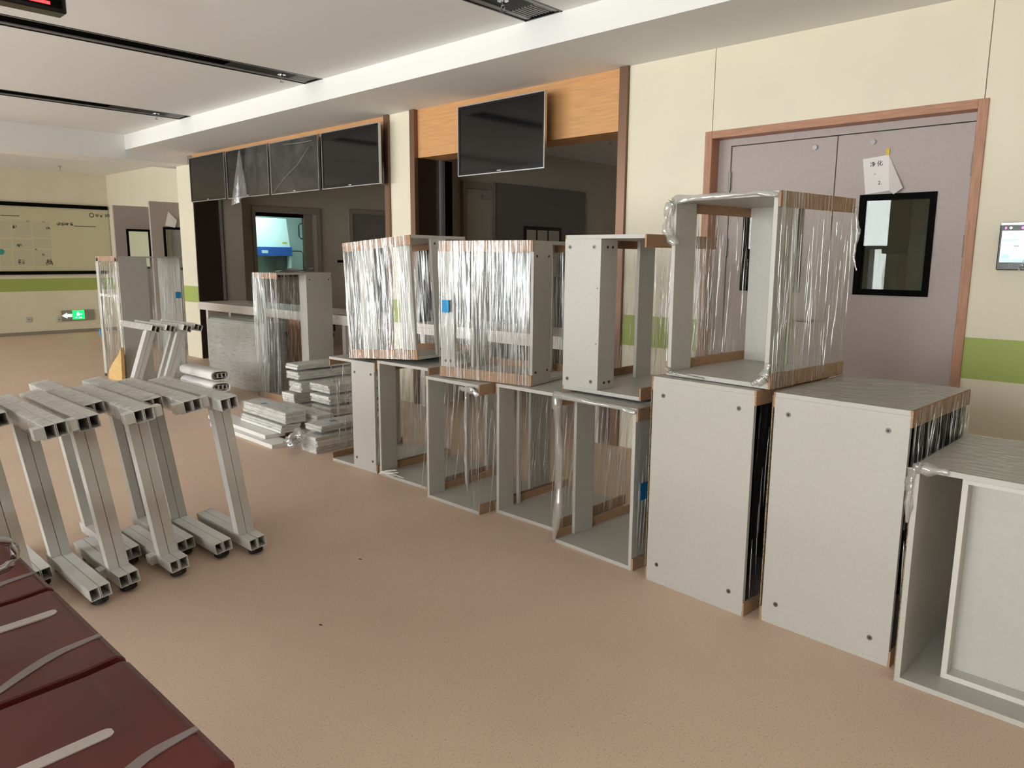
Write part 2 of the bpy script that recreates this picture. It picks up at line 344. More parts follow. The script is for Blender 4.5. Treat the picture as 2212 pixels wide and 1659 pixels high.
# --- ceiling slots with rims, cover plate and end grille
SL = ['narrow black ceiling slot nearest the far wall', 'long black ceiling slot in the middle of the ceiling', 'wide black ceiling slot with grille above the single screen', 'black ceiling slot above the camera']
for i, (a, b) in enumerate(SLOTS):
    s = root('ceiling_slot', ((a + b) / 2, 0, ZC)); tag(s, SL[i], 'ceiling slot', 'ceiling slots'); h = (b - a) / 2; y0, y1 = YS, 3.822
    MB().box(-h, -h + 0.004, y0, y1, 0, 0.14).box(h - 0.004, h, y0, y1, 0, 0.14).box(-h + 0.004, h - 0.004, y0, y1, 0.136, 0.14).box(-h + 0.004, h - 0.004, y1 - 0.004, y1, 0, 0.136).build('channel', 'slot_black', s)
    for sx in (-1, 1):
        x0, x1 = sorted((sx * (h - 0.012), sx * (h - 0.052)))
        box('rim', 'alu_rim', x0, x1, y0, y1 - 0.012, 0.004, 0.012, s)
        x0, x1 = sorted((sx * h, sx * (h - 0.012))); box('edge_trim', 'black_bezel', x0, x1, y0, y1, -0.003, 0.010, s)
    box('cover_plate', 'slot_black', -h + 0.056, h - 0.056, 3.05, 3.62, 0.010, 0.016, s)
    for k in range(8):
        x = -h + 0.066 + k * (2 * h - 0.132) / 7; box('grille_slat', 'alu_rim', x - 0.004, x + 0.004, 3.63, 3.80, 0.006, 0.018, s)
    box('end_trim', 'black_bezel', -h, h, y1 - 0.012, y1, -0.003, 0.010, s)
def sprinkler(x, y, z, label):
    s = root('sprinkler_head', (x, y, z)); tag(s, label, 'sprinkler', 'ceiling sprinklers')
    disc('escutcheon', 'chrome', (0, 0, -0.006), 2, 0.035, 0.006, s); MB().tube([(0, 0, 0), (0, 0, -0.03)], 0.012).build('pipe', 'chrome', s)
    for sx in (-1, 1): MB().tube([(sx * 0.008, 0, -0.03), (sx * 0.016, 0, -0.045), (sx * 0.006, 0, -0.062)], 0.003, 6).build('yoke_arm', 'chrome', s)
    disc('deflector', 'chrome', (0, 0, -0.066), 2, 0.018, 0.003, s)
sprinkler(-3.335, 3.45, ZC + 0.010, 'sprinkler in the wide slot above the single screen')
sprinkler(-6.0, 3.52, ZC + 0.010, 'sprinkler in the long middle ceiling slot'); sprinkler(-8.6, 3.52, ZC + 0.010, 'sprinkler in the ceiling slot nearest the far wall')
sprinkler(-14.4, 4.25, 2.88, 'far hall sprinkler above the notice board'); sprinkler(-12.6, 4.35, 2.88, 'far hall sprinkler nearest the cross beam')

# --- opening surrounds, headers and jambs
def st_box(name, m, *b, label=None): return struct(box(name, m, *b), label, 'trim' if label else None)
st_box('trim_3', 'wood_tan', -10.25, -6.0, 4.62, 4.9, 2.31, ZS, label='tan wood header above the four screens')
st_box('trim_4', 'wood_tan', -5.55, -3.272, 4.62, 4.9, 2.31, ZS, label='tan wood header behind the single screen')
st_box('trim_5', 'bronze', -6.002, -5.936, 4.575, 4.92, 0, ZS, label='bronze upright right of the four screens')
st_box('trim_6', 'bronze', -5.614, -5.548, 4.575, 4.92, 0, ZS, label='bronze upright left of the single screen opening')
st_box('trim_7', 'bronze', -3.275, -3.206, 4.575, 4.92, 0, ZS, label='bronze upright right of the single screen opening')
st_box('trim_8', 'dark_brown', -10.249, -10.235, 4.605, 4.99, 0, 2.31, label='dark brown jamb beside the far column')
st_box('trim_9', 'dark_brown', -5.547, -5.535, 4.605, 4.90, 0, 2.31, label='dark brown jamb beside the pale pier')
for i, (xa, ya) in enumerate([(-10.235, 4.95), (-5.535, 4.86)]):
    t = struct(box('trim_%d' % (10 + i), 'alu', xa, xa + 0.03, ya, ya + 0.03, 0.8, 2.31), ['aluminium sliding window track by the far column', 'aluminium sliding window track by the pale pier'][i], 'window track')
    box('second_rail', 'alu', xa, xa + 0.018, ya + 0.045, ya + 0.06, 0.8, 2.31, t); box('gasket', 'black_matt', xa, xa + 0.012, ya + 0.07, ya + 0.16, 0.8, 2.31, t)

# --- reception rooms behind the openings
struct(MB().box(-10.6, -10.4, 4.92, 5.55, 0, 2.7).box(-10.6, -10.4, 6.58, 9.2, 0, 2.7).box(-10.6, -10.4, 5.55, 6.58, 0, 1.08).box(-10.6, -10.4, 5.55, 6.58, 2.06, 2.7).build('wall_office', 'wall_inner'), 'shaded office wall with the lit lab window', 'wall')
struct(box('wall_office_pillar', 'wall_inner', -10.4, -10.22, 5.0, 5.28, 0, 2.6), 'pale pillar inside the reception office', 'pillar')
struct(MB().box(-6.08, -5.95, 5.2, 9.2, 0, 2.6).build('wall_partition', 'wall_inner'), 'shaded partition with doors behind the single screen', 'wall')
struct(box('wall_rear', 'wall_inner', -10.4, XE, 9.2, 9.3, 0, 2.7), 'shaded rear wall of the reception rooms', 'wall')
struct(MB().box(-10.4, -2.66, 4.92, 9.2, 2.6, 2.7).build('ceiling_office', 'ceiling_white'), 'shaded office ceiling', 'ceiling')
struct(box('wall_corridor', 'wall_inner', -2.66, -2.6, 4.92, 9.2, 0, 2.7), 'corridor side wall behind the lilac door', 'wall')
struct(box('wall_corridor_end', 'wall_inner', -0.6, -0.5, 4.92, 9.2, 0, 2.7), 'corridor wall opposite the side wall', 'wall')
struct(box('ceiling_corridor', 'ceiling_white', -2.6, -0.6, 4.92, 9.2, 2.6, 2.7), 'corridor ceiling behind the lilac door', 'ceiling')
# inner doors
d = struct(box('door_3', 'door_grey', -5.95, -5.92, 6.02, 7.62, 0, 2.22), 'dark double door inside the office with a glazed panel', 'door')
box('window_frame', 'black_bezel', -5.92, -5.908, 6.48, 7.14, 1.15, 1.77, d); 
for a, b in ((6.52, 6.68), (6.71, 6.88), (6.91, 7.10)): box('pane', 'screen_pane' if False else 'wall_inner', -5.908, -5.905, a, b, 1.19, 1.73, d)
d = struct(MB().box(-5.95, -5.90, 5.52, 5.57, 0, 2.2).box(-5.95, -5.90, 5.95, 6.0, 0, 2.2).box(-5.95, -5.90, 5.57, 5.95, 2.13, 2.2).build('door_4', 'plinth_grey'), 'narrow framed door beside the dark double door', 'door')
box('door_leaf', 'wall_inner', -5.95, -5.925, 5.57, 5.95, 0, 2.08, d); box('closer', 'alu', -5.925, -5.89, 5.8, 5.95, 2.03, 2.07, d)
d = struct(box('door_5', 'door_grey', -10.4, -10.36, 7.24, 7.9, 0, 2.1), 'dark inner door beside the lab window', 'door')
MB().box(-10.4, -10.35, 7.17, 7.24, 0, 2.17).box(-10.4, -10.35, 7.9, 7.97, 0, 2.17).box(-10.4, -10.35, 7.24, 7.9, 2.1, 2.17).build('door_frame', 'plinth_grey', d)
box('handle', 'black_matt', -10.36, -10.31, 6.93, 7.03, 1.32, 1.36, None).name = 'wall_switch'
tag(bpy.data.objects['wall_switch'], 'small black switch on the office wall beside the lab window', 'switch')
sprinkler(-4.6, 6.3, 2.6, 'sprinkler on the dark office ceiling behind the single screen')
# --- lab seen through the lit window
lab = struct(MB().box(-13.6, -13.5, 5.42, 9.0, 0, 2.7).box(-13.5, -10.6, 5.42, 5.46, 0, 2.7).box(-13.5, -10.6, 8.9, 9.0, 0, 2.7).box(-13.5, -10.6, 5.46, 8.9, 2.6, 2.7).build('wall_lab', 'lab_white'), 'white walls of the lit laboratory', 'wall')
w1 = struct(MB().box(-10.62, -10.36, 5.51, 5.56, 1.06, 2.14).box(-10.62, -10.36, 6.57, 6.64, 1.06, 2.14).box(-10.62, -10.36, 5.56, 6.57, 2.05, 2.14).box(-10.62, -10.36, 5.56, 6.57, 1.06, 1.10).build('window_1', 'plinth_grey'), 'framed inner window into the bright lab', 'window')
box('pane', 'glass_day', -10.51, -10.50, 5.56, 6.57, 1.10, 2.05, w1); box('mullion', 'plinth_grey', -10.53, -10.47, 6.42, 6.57, 1.10, 2.05, w1); box('blind_box', 'black_matt', -10.54, -10.48, 5.56, 6.57, 2.0, 2.05, w1)
box('lower_sash', 'black_matt', -10.54, -10.46, 5.56, 6.42, 1.10, 1.14, w1)
lp = root('lab_lamp', (-12, 6.6, 2.6)); tag(lp, 'bright ceiling lamp panel inside the lab', 'lamp'); box('lamp_frame', 'alu', -0.62, 0.62, -0.32, 0.32, -0.03, 0, lp); box('diffuser', 'lab_light', -0.6, 0.6, -0.3, 0.3, -0.035, -0.03, lp)
bs = root('safety_cabinet', (-12.94, 5.98, 0)); tag(bs, 'white lab safety cabinet with a blue front band', 'cabinet')
MB().prism([(0.0, 1.5), (0.5, 1.5), (0.5, 1.58), (0.40, 2.09), (0.0, 2.09)], 1, 0, 1.35).build('hood', 'lab_white', bs, 0.008)
box('blue_band', 'lab_blue', 0, 0.54, 0, 1.36, 1.42, 1.58, bs, 0.004); box('logo_mark', 'lab_white', 0.54, 0.542, 0.76, 0.88, 1.47, 1.52, bs); box('sash', 'glass', 0.4, 0.41, 0.03, 1.32, 1.0, 1.42, bs)
box('base_cabinet', 'lab_white', 0, 0.55, 0, 1.35, 0.1, 0.95, bs); box('side_wall', 'lab_white', 0, 0.5, 1.32, 1.36, 0.95, 1.45, bs); box('back_liner', 'alu', 0, 0.02, 0, 1.32, 0.95, 1.45, bs); box('warning_sticker', 'tape_yellow', 0.484, 0.489, 1.20, 1.29, 1.61, 1.67, bs)
for yy, z0, z1, lb in [(8.15, 1.77, 2.06, 'upper rounded wall hatch inside the lab'), (7.78, 1.1, 1.52, 'lower rounded wall hatch inside the lab')]:
    h_ = root('wall_hatch', (-13.49, yy, z0)); tag(h_, lb, 'hatch', 'lab hatches'); hh = z1 - z0
    MB().tube([(0, 0.04, 0), (0, 0.4, 0), (0, 0.44, 0.04), (0, 0.44, hh - 0.04), (0, 0.4, hh), (0, 0.04, hh), (0, 0, hh - 0.04), (0, 0, 0.04)], 0.012, 6, True).build('gasket_frame', 'black_rubber', h_)
    box('hatch_leaf', 'lab_white', -0.008, 0.004, 0.01, 0.43, 0.01, hh - 0.01, h_)
lp = root('corridor_lamp', (-1.6, 6.4, 2.6)); tag(lp, 'dim ceiling lamp in the corridor behind the lilac door', 'lamp'); box('lamp_frame', 'alu', -0.32, 0.32, -0.32, 0.32, -0.03, 0, lp); box('diffuser', 'dim_lamp', -0.3, 0.3, -0.3, 0.3, -0.035, -0.03, lp)  # unseen fill panel, added so the closed corridor is not black
cb = root('corridor_locker', (-1.25, 7.2, 0)); tag(cb, 'pale locker standing in the corridor behind the door glass', 'locker')
box('carcass', 'lab_white', 0, 0.55, 0, 0.45, 0, 1.9, cb, 0.004); box('locker_door', 'laminate_white', 0.01, 0.27, -0.018, 0, 0.05, 1.86, cb, 0.003); box('locker_door', 'laminate_white', 0.28, 0.54, -0.018, 0, 0.05, 1.86, cb, 0.003); box('handle', 'black_matt', 0.245, 0.26, -0.03, -0.018, 1.2, 1.35, cb)

# --- lilac double door with wood casing
D = struct(root('door_1', (0, 4.6, 0)), 'lilac grey double door in a reddish wood casing', 'door')
for nm, b in (('casing', (-2.587, -2.536, -0.012, 0.16, 0, 2.225)), ('casing', (-1.028, -0.98, -0.012, 0.16, 0, 2.225))): box(nm, 'wood_red', *b, D, 0.002)
box('casing', 'wood_red_h', -2.536, -1.028, -0.012, 0.16, 2.178, 2.225, D, 0.002)
MB().box(-2.536, -2.45, 0.09, 0.16, 0, 2.178).box(-1.045, -1.028, 0.09, 0.16, 0, 2.178).box(-2.45, -1.045, 0.09, 0.16, 2.135, 2.178).build('door_frame', 'door_lilac', D)
def dleaf(x0, x1, win):
    mb = MB()
    if win:
        a, b, c, e = win; mb.box(x0, a, 0.10, 0.145, 0.01, 2.13).box(b, x1, 0.10, 0.145, 0.01, 2.13).box(a, b, 0.10, 0.145, 0.01, c).box(a, b, 0.10, 0.145, e, 2.13)
    else: mb.box(x0, x1, 0.10, 0.145, 0.01, 2.13)
    lf = mb.build('door_leaf', 'door_lilac', D)
    if win:
        t = 0.034
        MB().box(a, a + t, 0.092, 0.15, c, e).box(b - t, b, 0.092, 0.15, c, e).box(a + t, b - t, 0.092, 0.15, c, c + t).box(a + t, b - t, 0.092, 0.15, e - t, e).build('window_frame', 'black_matt', lf)
        box('pane', 'glass', a + t, b - t, 0.105, 0.111, c + t, e - t, lf)
    return lf
l1 = dleaf(-2.446, -1.772, (-2.34, -1.94, 1.20, 1.78)); l2 = dleaf(-1.766, -1.049, (-1.615, -1.205, 1.20, 1.78))
disc('lock_cylinder', 'chrome', (-1.90, 0.088, 2.075), 1, 0.014, 0.012, l1); disc('lock_cylinder', 'chrome', (-1.565, 0.088, 2.075), 1, 0.014, 0.012, l2)
for x, lf in ((-2.449, l1), (-1.046, l2)):
    for z in (1.85, 1.42, 0.4): MB().tube([(x, 0.088, z), (x, 0.088, z + 0.12)], 0.009).build('hinge', 'alu_rim', lf)
MB().tube([(-1.84, 0.10, 1.03), (-1.84, 0.04, 1.03), (-1.94, 0.04, 1.03)], 0.009).build('handle', 'chrome', l1)

# --- far open double door
D2 = struct(root('door_2', (0, 5.3, 0)), 'far lilac double door with both leaves swung open', 'door')
for x, ys, yw in ((-12.87, -0.82, -0.42), (-11.50, -0.80, -0.40)):
    y0, y1 = ys, -0.02; a, b = y0 + 0.17, y0 + 0.56; c, e = 1.2, 1.83
    lf = MB().box(x, x + 0.045, y0, a, 0.01, 2.19).box(x, x + 0.045, b, y1, 0.01, 2.19).box(x, x + 0.045, a, b, 0.01, c).box(x, x + 0.045, a, b, e, 2.19).build('door_leaf', 'door_lilac', D2)
    t = 0.035
    MB().box(x - 0.006, x + 0.052, a, a + t, c, e).box(x - 0.006, x + 0.052, b - t, b, c, e).box(x - 0.006, x + 0.052, a + t, b - t, c, c + t).box(x - 0.006, x + 0.052, a + t, b - t, e - t, e).build('window_frame', 'black_matt', lf)
    box('pane', 'glass', x + 0.02, x + 0.026, a + t, b - t, c + t, e - t, lf)
    MB().tube([(x + 0.045, y1, 1.6), (x + 0.045, y1, 1.72)], 0.009).build('hinge', 'alu_rim', lf)

# ================================================================ THINGS ON WALLS AND CEILING
def tv(x0, x1, z0, z1, label, y=4.45):
    t = root('wall_tv', ((x0 + x1) / 2, y, z0)); tag(t, label, 'television', 'screens above the reception'); w = (x1 - x0) / 2; h = z1 - z0; f = 0.008
    box('back_shell', 'black_bezel', -w + 0.02, w - 0.02, 0.02, 0.055, 0.02, h - 0.02, t, 0.006)
    MB().box(-w, -w + f, 0, 0.025, 0, h).box(w - f, w, 0, 0.025, 0, h).box(-w + f, w - f, 0, 0.025, 0, f).box(-w + f, w - f, 0, 0.025, h - f, h).build('frame', 'alu', t)
    MB().box(-w + f, -w + 0.026, 0.002, 0.02, f, h - f).box(w - 0.026, w - f, 0.002, 0.02, f, h - f).box(-w + 0.026, w - 0.026, 0.002, 0.02, f, 0.04).box(-w + 0.026, w - 0.026, 0.002, 0.02, h - 0.028, h - f).build('bezel', 'black_bezel', t)
    box('screen', 'black_gloss', -w + 0.026, w - 0.026, 0.005, 0.02, 0.04, h - 0.028, t)
    lg = MB()
    for k in range(5): lg.box(-0.022 + k * 0.009, -0.015 + k * 0.009, 0.0005, 0.002, 0.015, 0.023)
    lg.build('maker_mark', 'edge_band', t)
    box('wall_bracket', 'black_matt', -0.2, 0.2, 0.055, 0.17, h - 0.2, h - 0.08, t)
    return t, w, h
tv(-4.825, -3.86, 2.08, 2.646, 'black television alone on the nearer tan header')
tv(-6.88, -5.91, 2.09, 2.65, 'black television at the end of the row by the bronze upright')
t3, w3, h3 = tv(-7.91, -6.94, 2.09, 2.65, 'television still covered by a creased protective film')
t2, w2, h2 = tv(-8.95, -7.96, 2.095, 2.655, 'television with its protective film peeling down in a flap')
tv(-9.96, -9.00, 2.10, 2.66, 'black television nearest the far column')
sheet('protective_film', 'film_haze', lambda u, v: ((u * 2 - 1) * w3, -0.006 - 0.004 * math.sin(9 * u + 4 * v) * math.sin(7 * v), v * h3), 14, 10, t3, (0.6, 0.3))
sheet('protective_film', 'film_haze', lambda u, v: (-0.1 * (1 - v) + (0.1 * (1 - v) + w2) * u, -0.006 - 0.005 * math.sin(8 * u + 5 * v), v * h2), 14, 10, t2, (0.5, 0.3))
def flap(u, v):
    wd = 0.02 + 0.34 * (1 - v); x = -0.12 - 0.18 * (1 - v) + wd * u
    return (x, -0.02 - 0.05 * (1 - v) * abs(math.sin(5 * u + 1)), -0.10 + v * (h2 + 0.09) + 0.10 * u * (1 - v))
sheet('film_flap', 'film_flap', flap, 12, 12, t2, (0.3, 0.6))
MB().tube([(.33, -.012, .44), (.1, -.013, .28), (-.18, -.013, .16), (-.42, -.012, .02)], [.001, .0016, .0016, .0008], 5).build('film_fold', 'film_crease', t3)
MB().tube([(.40, -.012, .50), (.15, -.013, .50), (-.2, -.012, .515)], [.002, .003, .001], 5).build('film_fold', 'film_crease', t3)

# LED queue board hanging at the top corner
lb = root('queue_display', (-4.42, 0.4, 2.592)); tag(lb, 'black hanging display board with red lit digits', 'display board')
box('housing', 'black_bezel', -0.05, 0.05, -1.0, 0.985, 0, 0.25, lb, 0.006); box('display_face', 'black_gloss', 0.05, 0.053, -0.98, 0.965, 0.02, 0.23, lb)
for k in range(8):
    y = -0.72 + k * 0.22
    for b in ((y, y + 0.09, 0.028, 0.042), (y, y + 0.09, 0.12, 0.132), (y, y + 0.09, 0.19, 0.202), (y - 0.006, y + 0.006, 0.035, 0.12), (y + 0.084, y + 0.096, 0.12, 0.2)): box('digit_segment', 'led_red', 0.053, 0.055, *b, lb)
for y in (-0.6, 0.6): MB().tube([(0, y, 0.25), (0, y, ZC - 2.592)], 0.01).build('hanger_rod', 'alu', lb)

# far wall board with black rails
pb = root('notice_board', (XW, 3.2, 1.09)); tag(pb, 'wide cream notice board with black top and bottom rails', 'notice board')
box('board', 'poster_cream', 0.001, 0.02, -3.4, 2.07, 0, 1.22, pb); box('rail', 'black_matt', 0.001, 0.045, -3.4, 2.07, 1.16, 1.225, pb); box('rail', 'black_matt', 0.001, 0.045, -3.4, 1.99, -0.02, 0.04, pb)
def scribble(y, z, w, h, n, m='grey_print'):
    mb = MB()
    for _ in range(n * 2):
        if random.random() < 0.5: a = y + random.random() * w * 0.7; q = z + random.random() * h; mb.box(0.02, 0.0212, a, a + w * 0.3, q, q + h * 0.09)
        else: a = y + random.random() * w; q = z + random.random() * h * 0.6; mb.box(0.02, 0.0212, a, a + w * 0.09, q, q + h * 0.4)
    mb.build('printed_mark', m, pb)
Y0 = lambda px, py: at(px, py, 0, XW).y - 3.2
Z0 = lambda px, py: at(px, py, 0, XW).z - 1.09
def mark(px, py, wpx, hpx, n=9, m='grey_print'): scribble(Y0(px - wpx / 2, py), Z0(px, py + hpx / 2), Y0(px + wpx / 2, py) - Y0(px - wpx / 2, py), Z0(px, py - hpx / 2) - Z0(px, py + hpx / 2), n, m)
disc('emblem', 'grey_print', (0.02, Y0(197, 465), Z0(197, 465)), 0, 0.045, 0.0012, pb, 18); disc('emblem_core', 'poster_cream', (0.0212, Y0(197, 465), Z0(197, 465)), 0, 0.028, 0.0004, pb, 18); mark(197, 465, 5, 5, 6)
for px in (208.5, 218.5, 228, 237): mark(px, 466, 7, 7, 10)
for px in (125.5, 135, 144, 153): mark(px, 484, 8, 7, 12)
mb = MB()
for a, b, q in ((159, 206, 488.5), (0, 41, 465)): mb.box(0.02, 0.021, Y0(a, q), Y0(b, q), Z0(a, q) - 0.008, Z0(a, q) + 0.008)
mb.build('printed_line', 'grey_print', pb)
for a, b, p, q in ((0, 24, 476, 513), (27, 68, 477, 513), (71, 109, 479, 513), (0, 26, 517, 536), (29, 70, 517, 537), (73, 111, 516, 536), (2, 27, 540, 575), (30, 72, 540, 575), (74, 113, 540, 575)):
    o = box('printed_panel', 'poster_panel', 0.0195, 0.0206, Y0(a, q), Y0(b, q), Z0(a, q), Z0(a, p), pb)
for px, py, w, h in ((30, 490, 9, 8), (41, 530, 12, 7), (45, 566, 13, 10), (105, 567, 14, 12), (93, 550, 7, 5), (77, 539, 6, 3), (59, 478, 6, 2), (93, 479, 7, 2), (103, 493, 9, 5)): mark(px, py, w, h, 12)
disc('printed_dot', 'teal_print', (0.02, Y0(2, 544), Z0(2, 544)), 0, 0.05, 0.0012, pb)

# exit sign, sockets
es = root('exit_sign', (XW, at(157, 681, 0, XW).y, at(157, 681, 0, XW).z)); tag(es, 'green lit exit sign with arrow low on the far wall', 'exit sign')
box('housing', 'plinth_grey', 0.001, 0.03, -0.19, 0.36, -0.095, 0.095, es, 0.004); box('lit_panel', 'exit_green', 0.03, 0.032, -0.01, 0.19, -0.075, 0.09, es)
MB().prism([(-0.185, 0.0), (-0.10, 0.05), (-0.10, 0.025), (-0.02, 0.025), (-0.02, -0.025), (-0.10, -0.025), (-0.10, -0.05)], 0, 0.03, 0.033).build('arrow', 'exit_white', es)
MB().box(0.032, 0.0335, 0.06, 0.10, -0.01, 0.04).box(0.032, 0.0335, 0.07, 0.09, 0.045, 0.065).box(0.032, 0.0335, 0.03, 0.06, -0.05, -0.03).box(0.032, 0.0335, 0.09, 0.14, -0.055, -0.035).box(0.032, 0.0335, 0.10, 0.15, 0.01, 0.025).build('running_figure', 'exit_white', es)
for px, lb_ in ((62, 'white socket plate low on the far wall, farther from the exit sign'), (128, 'white socket plate beside the green exit sign')):
    p = at(px, 690, 0, XW); s = root('wall_socket', (XW, p.y, p.z)); tag(s, lb_, 'socket', 'far wall sockets'); box('plate', 'laminate_white', 0.001, 0.012, -0.045, 0.045, -0.045, 0.045, s, 0.003); box('slot', 'grey_print', 0.012, 0.013, -0.02, 0.02, -0.006, 0.006, s)

# access terminal on the right wall
ac = root('access_terminal', (-0.867, 4.6, 1.357)); tag(ac, 'wall access terminal with a lit white screen', 'access terminal')
box('housing', 'black_bezel', 0, 0.155, -0.03, -0.001, 0, 0.232, ac, 0.004); box('top_cap', 'alu', 0.002, 0.153, -0.031, -0.001, 0.225, 0.24, ac, 0.002)
box('screen', 'screen_white', 0.012, 0.143, -0.032, -0.03, 0.04, 0.198, ac)
box('screen_bar', 'screen_blue', 0.013, 0.085, -0.0328, -0.032, 0.146, 0.156, ac); box('screen_bar', 'screen_blue', 0.013, 0.142, -0.0328, -0.032, 0.041, 0.055, ac)
MB().prism([(0.016, 0.056), (0.058, 0.056), (0.054, 0.075), (0.044, 0.086), (0.03, 0.08), (0.02, 0.088)], 1, -0.0328, -0.032).build('screen_picture', 'screen_blue', ac)
box('screen_text', 'screen_grey', 0.068, 0.092, -0.0328, -0.032, 0.118, 0.124, ac); box('screen_block', 'screen_grey', 0.128, 0.142, -0.0328, -0.032, 0.085, 0.115, ac)
box('indicator', 'led_magenta', 0.022, 0.030, -0.0315, -0.03, 0.206, 0.218, ac); disc('camera_lens', 'chrome', (0.048, -0.0315, 0.212), 1, 0.006, 0.0015, ac); disc('indicator_ring', 'led_magenta', (0.10, -0.0315, 0.212), 1, 0.007, 0.0015, ac)
text_mesh('number_mark', '17', 0.022, 'alu_rim', ac, Matrix.Translation((0.062, -0.0306, 0.02)) @ FACE_S)
MB().crumple([(0.16, -0.04, 0.235), (0.10, -0.045, 0.21)], [0.004, 0.003]).build('loose_film', 'film_tuft', ac)
MB().crumple([(0.13, -0.036, 0.07), (0.118, -0.036, 0.03), (0.105, -0.036, 0.004)], [0.010, 0.008, 0.009]).build('loose_film', 'film_tuft', ac)

# notice taped on the lilac door
pn = root('door_notice', (0, 4.6, 0)); tag(pn, 'creased handwritten paper notice taped on the lilac door', 'paper')
YP = 4.6 + 0.098
pp = lambda px, py, off=0.0: (lambda q: (q.x, q.y - 4.6 - off, q.z))(at(px, py, 1, YP))
q = [pp(1864, 344), pp(1902, 337), pp(1920, 334), pp(1905, 378, .03), pp(1869, 420), pp(1923, 411), pp(1936, 421, .05), pp(1952, 406, .015)]
MB().add([q[0], q[2], q[5], q[4]], [(0, 1, 2, 3)]).add([q[2], q[7], q[6], pp(1921, 411, .004)], [(0, 1, 2, 3)]).build('sheet', 'paper', pn)
MB().box(pp(1914, 330)[0], pp(1922, 330)[0], 0.094, 0.0975, pp(1917, 335)[2], pp(1917, 321)[2]).build('tape', 'tape_yellow', pn)
for body, px, py, s in (('净', 1885.5, 356, 0.032), ('化', 1901, 353.5, 0.034), ('2.', 1900.5, 395, 0.030)):
    text_mesh('handwriting', body, s, 'ink', pn, Matrix.Translation(pp(px, py, 0.001)) @ FACE_S @ Matrix.Rotation(0.12, 4, 'Z'))
MB().add([pp(1888, 378, .001), pp(1890, 374, .001), pp(1891, 374, .001), pp(1889, 378, .001)], [(0, 1, 2, 3)]).build('handwriting', 'ink', pn)
fn = root('far_notice', (-11.455, 4.78, 1.94)); tag(fn, 'folded paper notice on the far open door leaf', 'paper')
MB().add([(0.008, -0.02, 0.12), (0.03, 0.09, -0.01), (0.012, -0.08, -0.09), (0.04, 0.05, -0.12)], [(0, 2, 3, 1)]).build('sheet', 'paper', fn)

# ================================================================ RECEPTION COUNTER
def counter(x0, x1, label, legs):
    c = root('reception_counter', (x0, 4.5, 0)); tag(c, label, 'counter', 'reception counters'); L = x1 - x0
    box('worktop', 'counter_white', 0, L, 0, 0.62, 0.76, 0.80, c, 0.003); box('front_apron', 'counter_white', 0, L, 0.002, 0.03, 0.70, 0.76, c)
    for x in legs: box('leg_panel', 'counter_white', x, x + 0.06, 0.06, 0.55, 0, 0.76, c)
    return c
c1 = counter(-10.07, -6.03, 'long white reception counter under the four screens', (0.1, 0.75, 3.3))
counter(-5.53, -3.30, 'white reception counter under the single screen', (0.05, 2.1))
o = tag(box('wood_panel_board', 'wood_panel', -7.83, -7.55, 4.55, 4.575, 0.0, 0.70), 'plain orange wood panel standing under the counter', 'panel')
ch = root('office_chair', (-8.1, 4.95, 0)); tag(ch, 'dark office chair pushed under the white counter', 'chair')
box('seat', 'dark_cloth', -0.24, 0.24, -0.24, 0.24, 0.42, 0.5, ch, 0.02); box('backrest', 'dark_cloth', -0.22, 0.22, 0.22, 0.27, 0.5, 0.69, ch, 0.015); MB().tube([(0, 0, 0.08), (0, 0, 0.42)], 0.03).build('column', 'black_rubber', ch)
for k in range(5):
    a = k * 2 * math.pi / 5; MB().tube([(0, 0, 0.1), (0.26 * math.cos(a), 0.26 * math.sin(a), 0.05)], 0.018).build('base_spoke', 'black_rubber', ch); disc('caster', 'black_rubber', (0.26 * math.cos(a), 0.26 * math.sin(a) - 0.01, 0.026), 1, 0.026, 0.02, ch)
cs = root('cardboard_carton', (-9.0, 4.75, 0)); tag(cs, 'brown carton in the shade beneath the counter', 'carton')
def paper(x, y, z, rz, label, w=0.21, l=0.297, lift=0.0):
    p = root('paper_sheet', (x, y, z), (0, 0, rz)); tag(p, label, 'paper', 'papers on the counter')
    sheet('page', 'paper', lambda u, v: ((u - .5) * w, (v - .5) * l, 0.002 + lift * (u ** 3) + 0.003 * math.sin(5 * v)), 6, 6, p)
box('carton_body', 'kraft', 0, 0.3, 0, 0.3, 0, 0.35, cs); box('tape', 'tape_yellow', 0.13, 0.17, -0.001, 0.301, 0.35, 0.351, cs)
for px, py, rz, lb_ in ((500, 657, 1.2, 'paper sheet nearest the far end of the counter'), (575, 661, 1.5, 'long paper sheet left of the tall wrapped cabinet'), (632, 671, 1.6, 'paper sheet behind the tall cabinet post'), (742, 680, 1.4, 'paper sheet right of the tall cabinet post')):
    p = fl(px, py, 0.8); paper(p.x, max(p.y, 4.66) + 0.02, 0.801, rz, lb_, 0.25, 0.35)

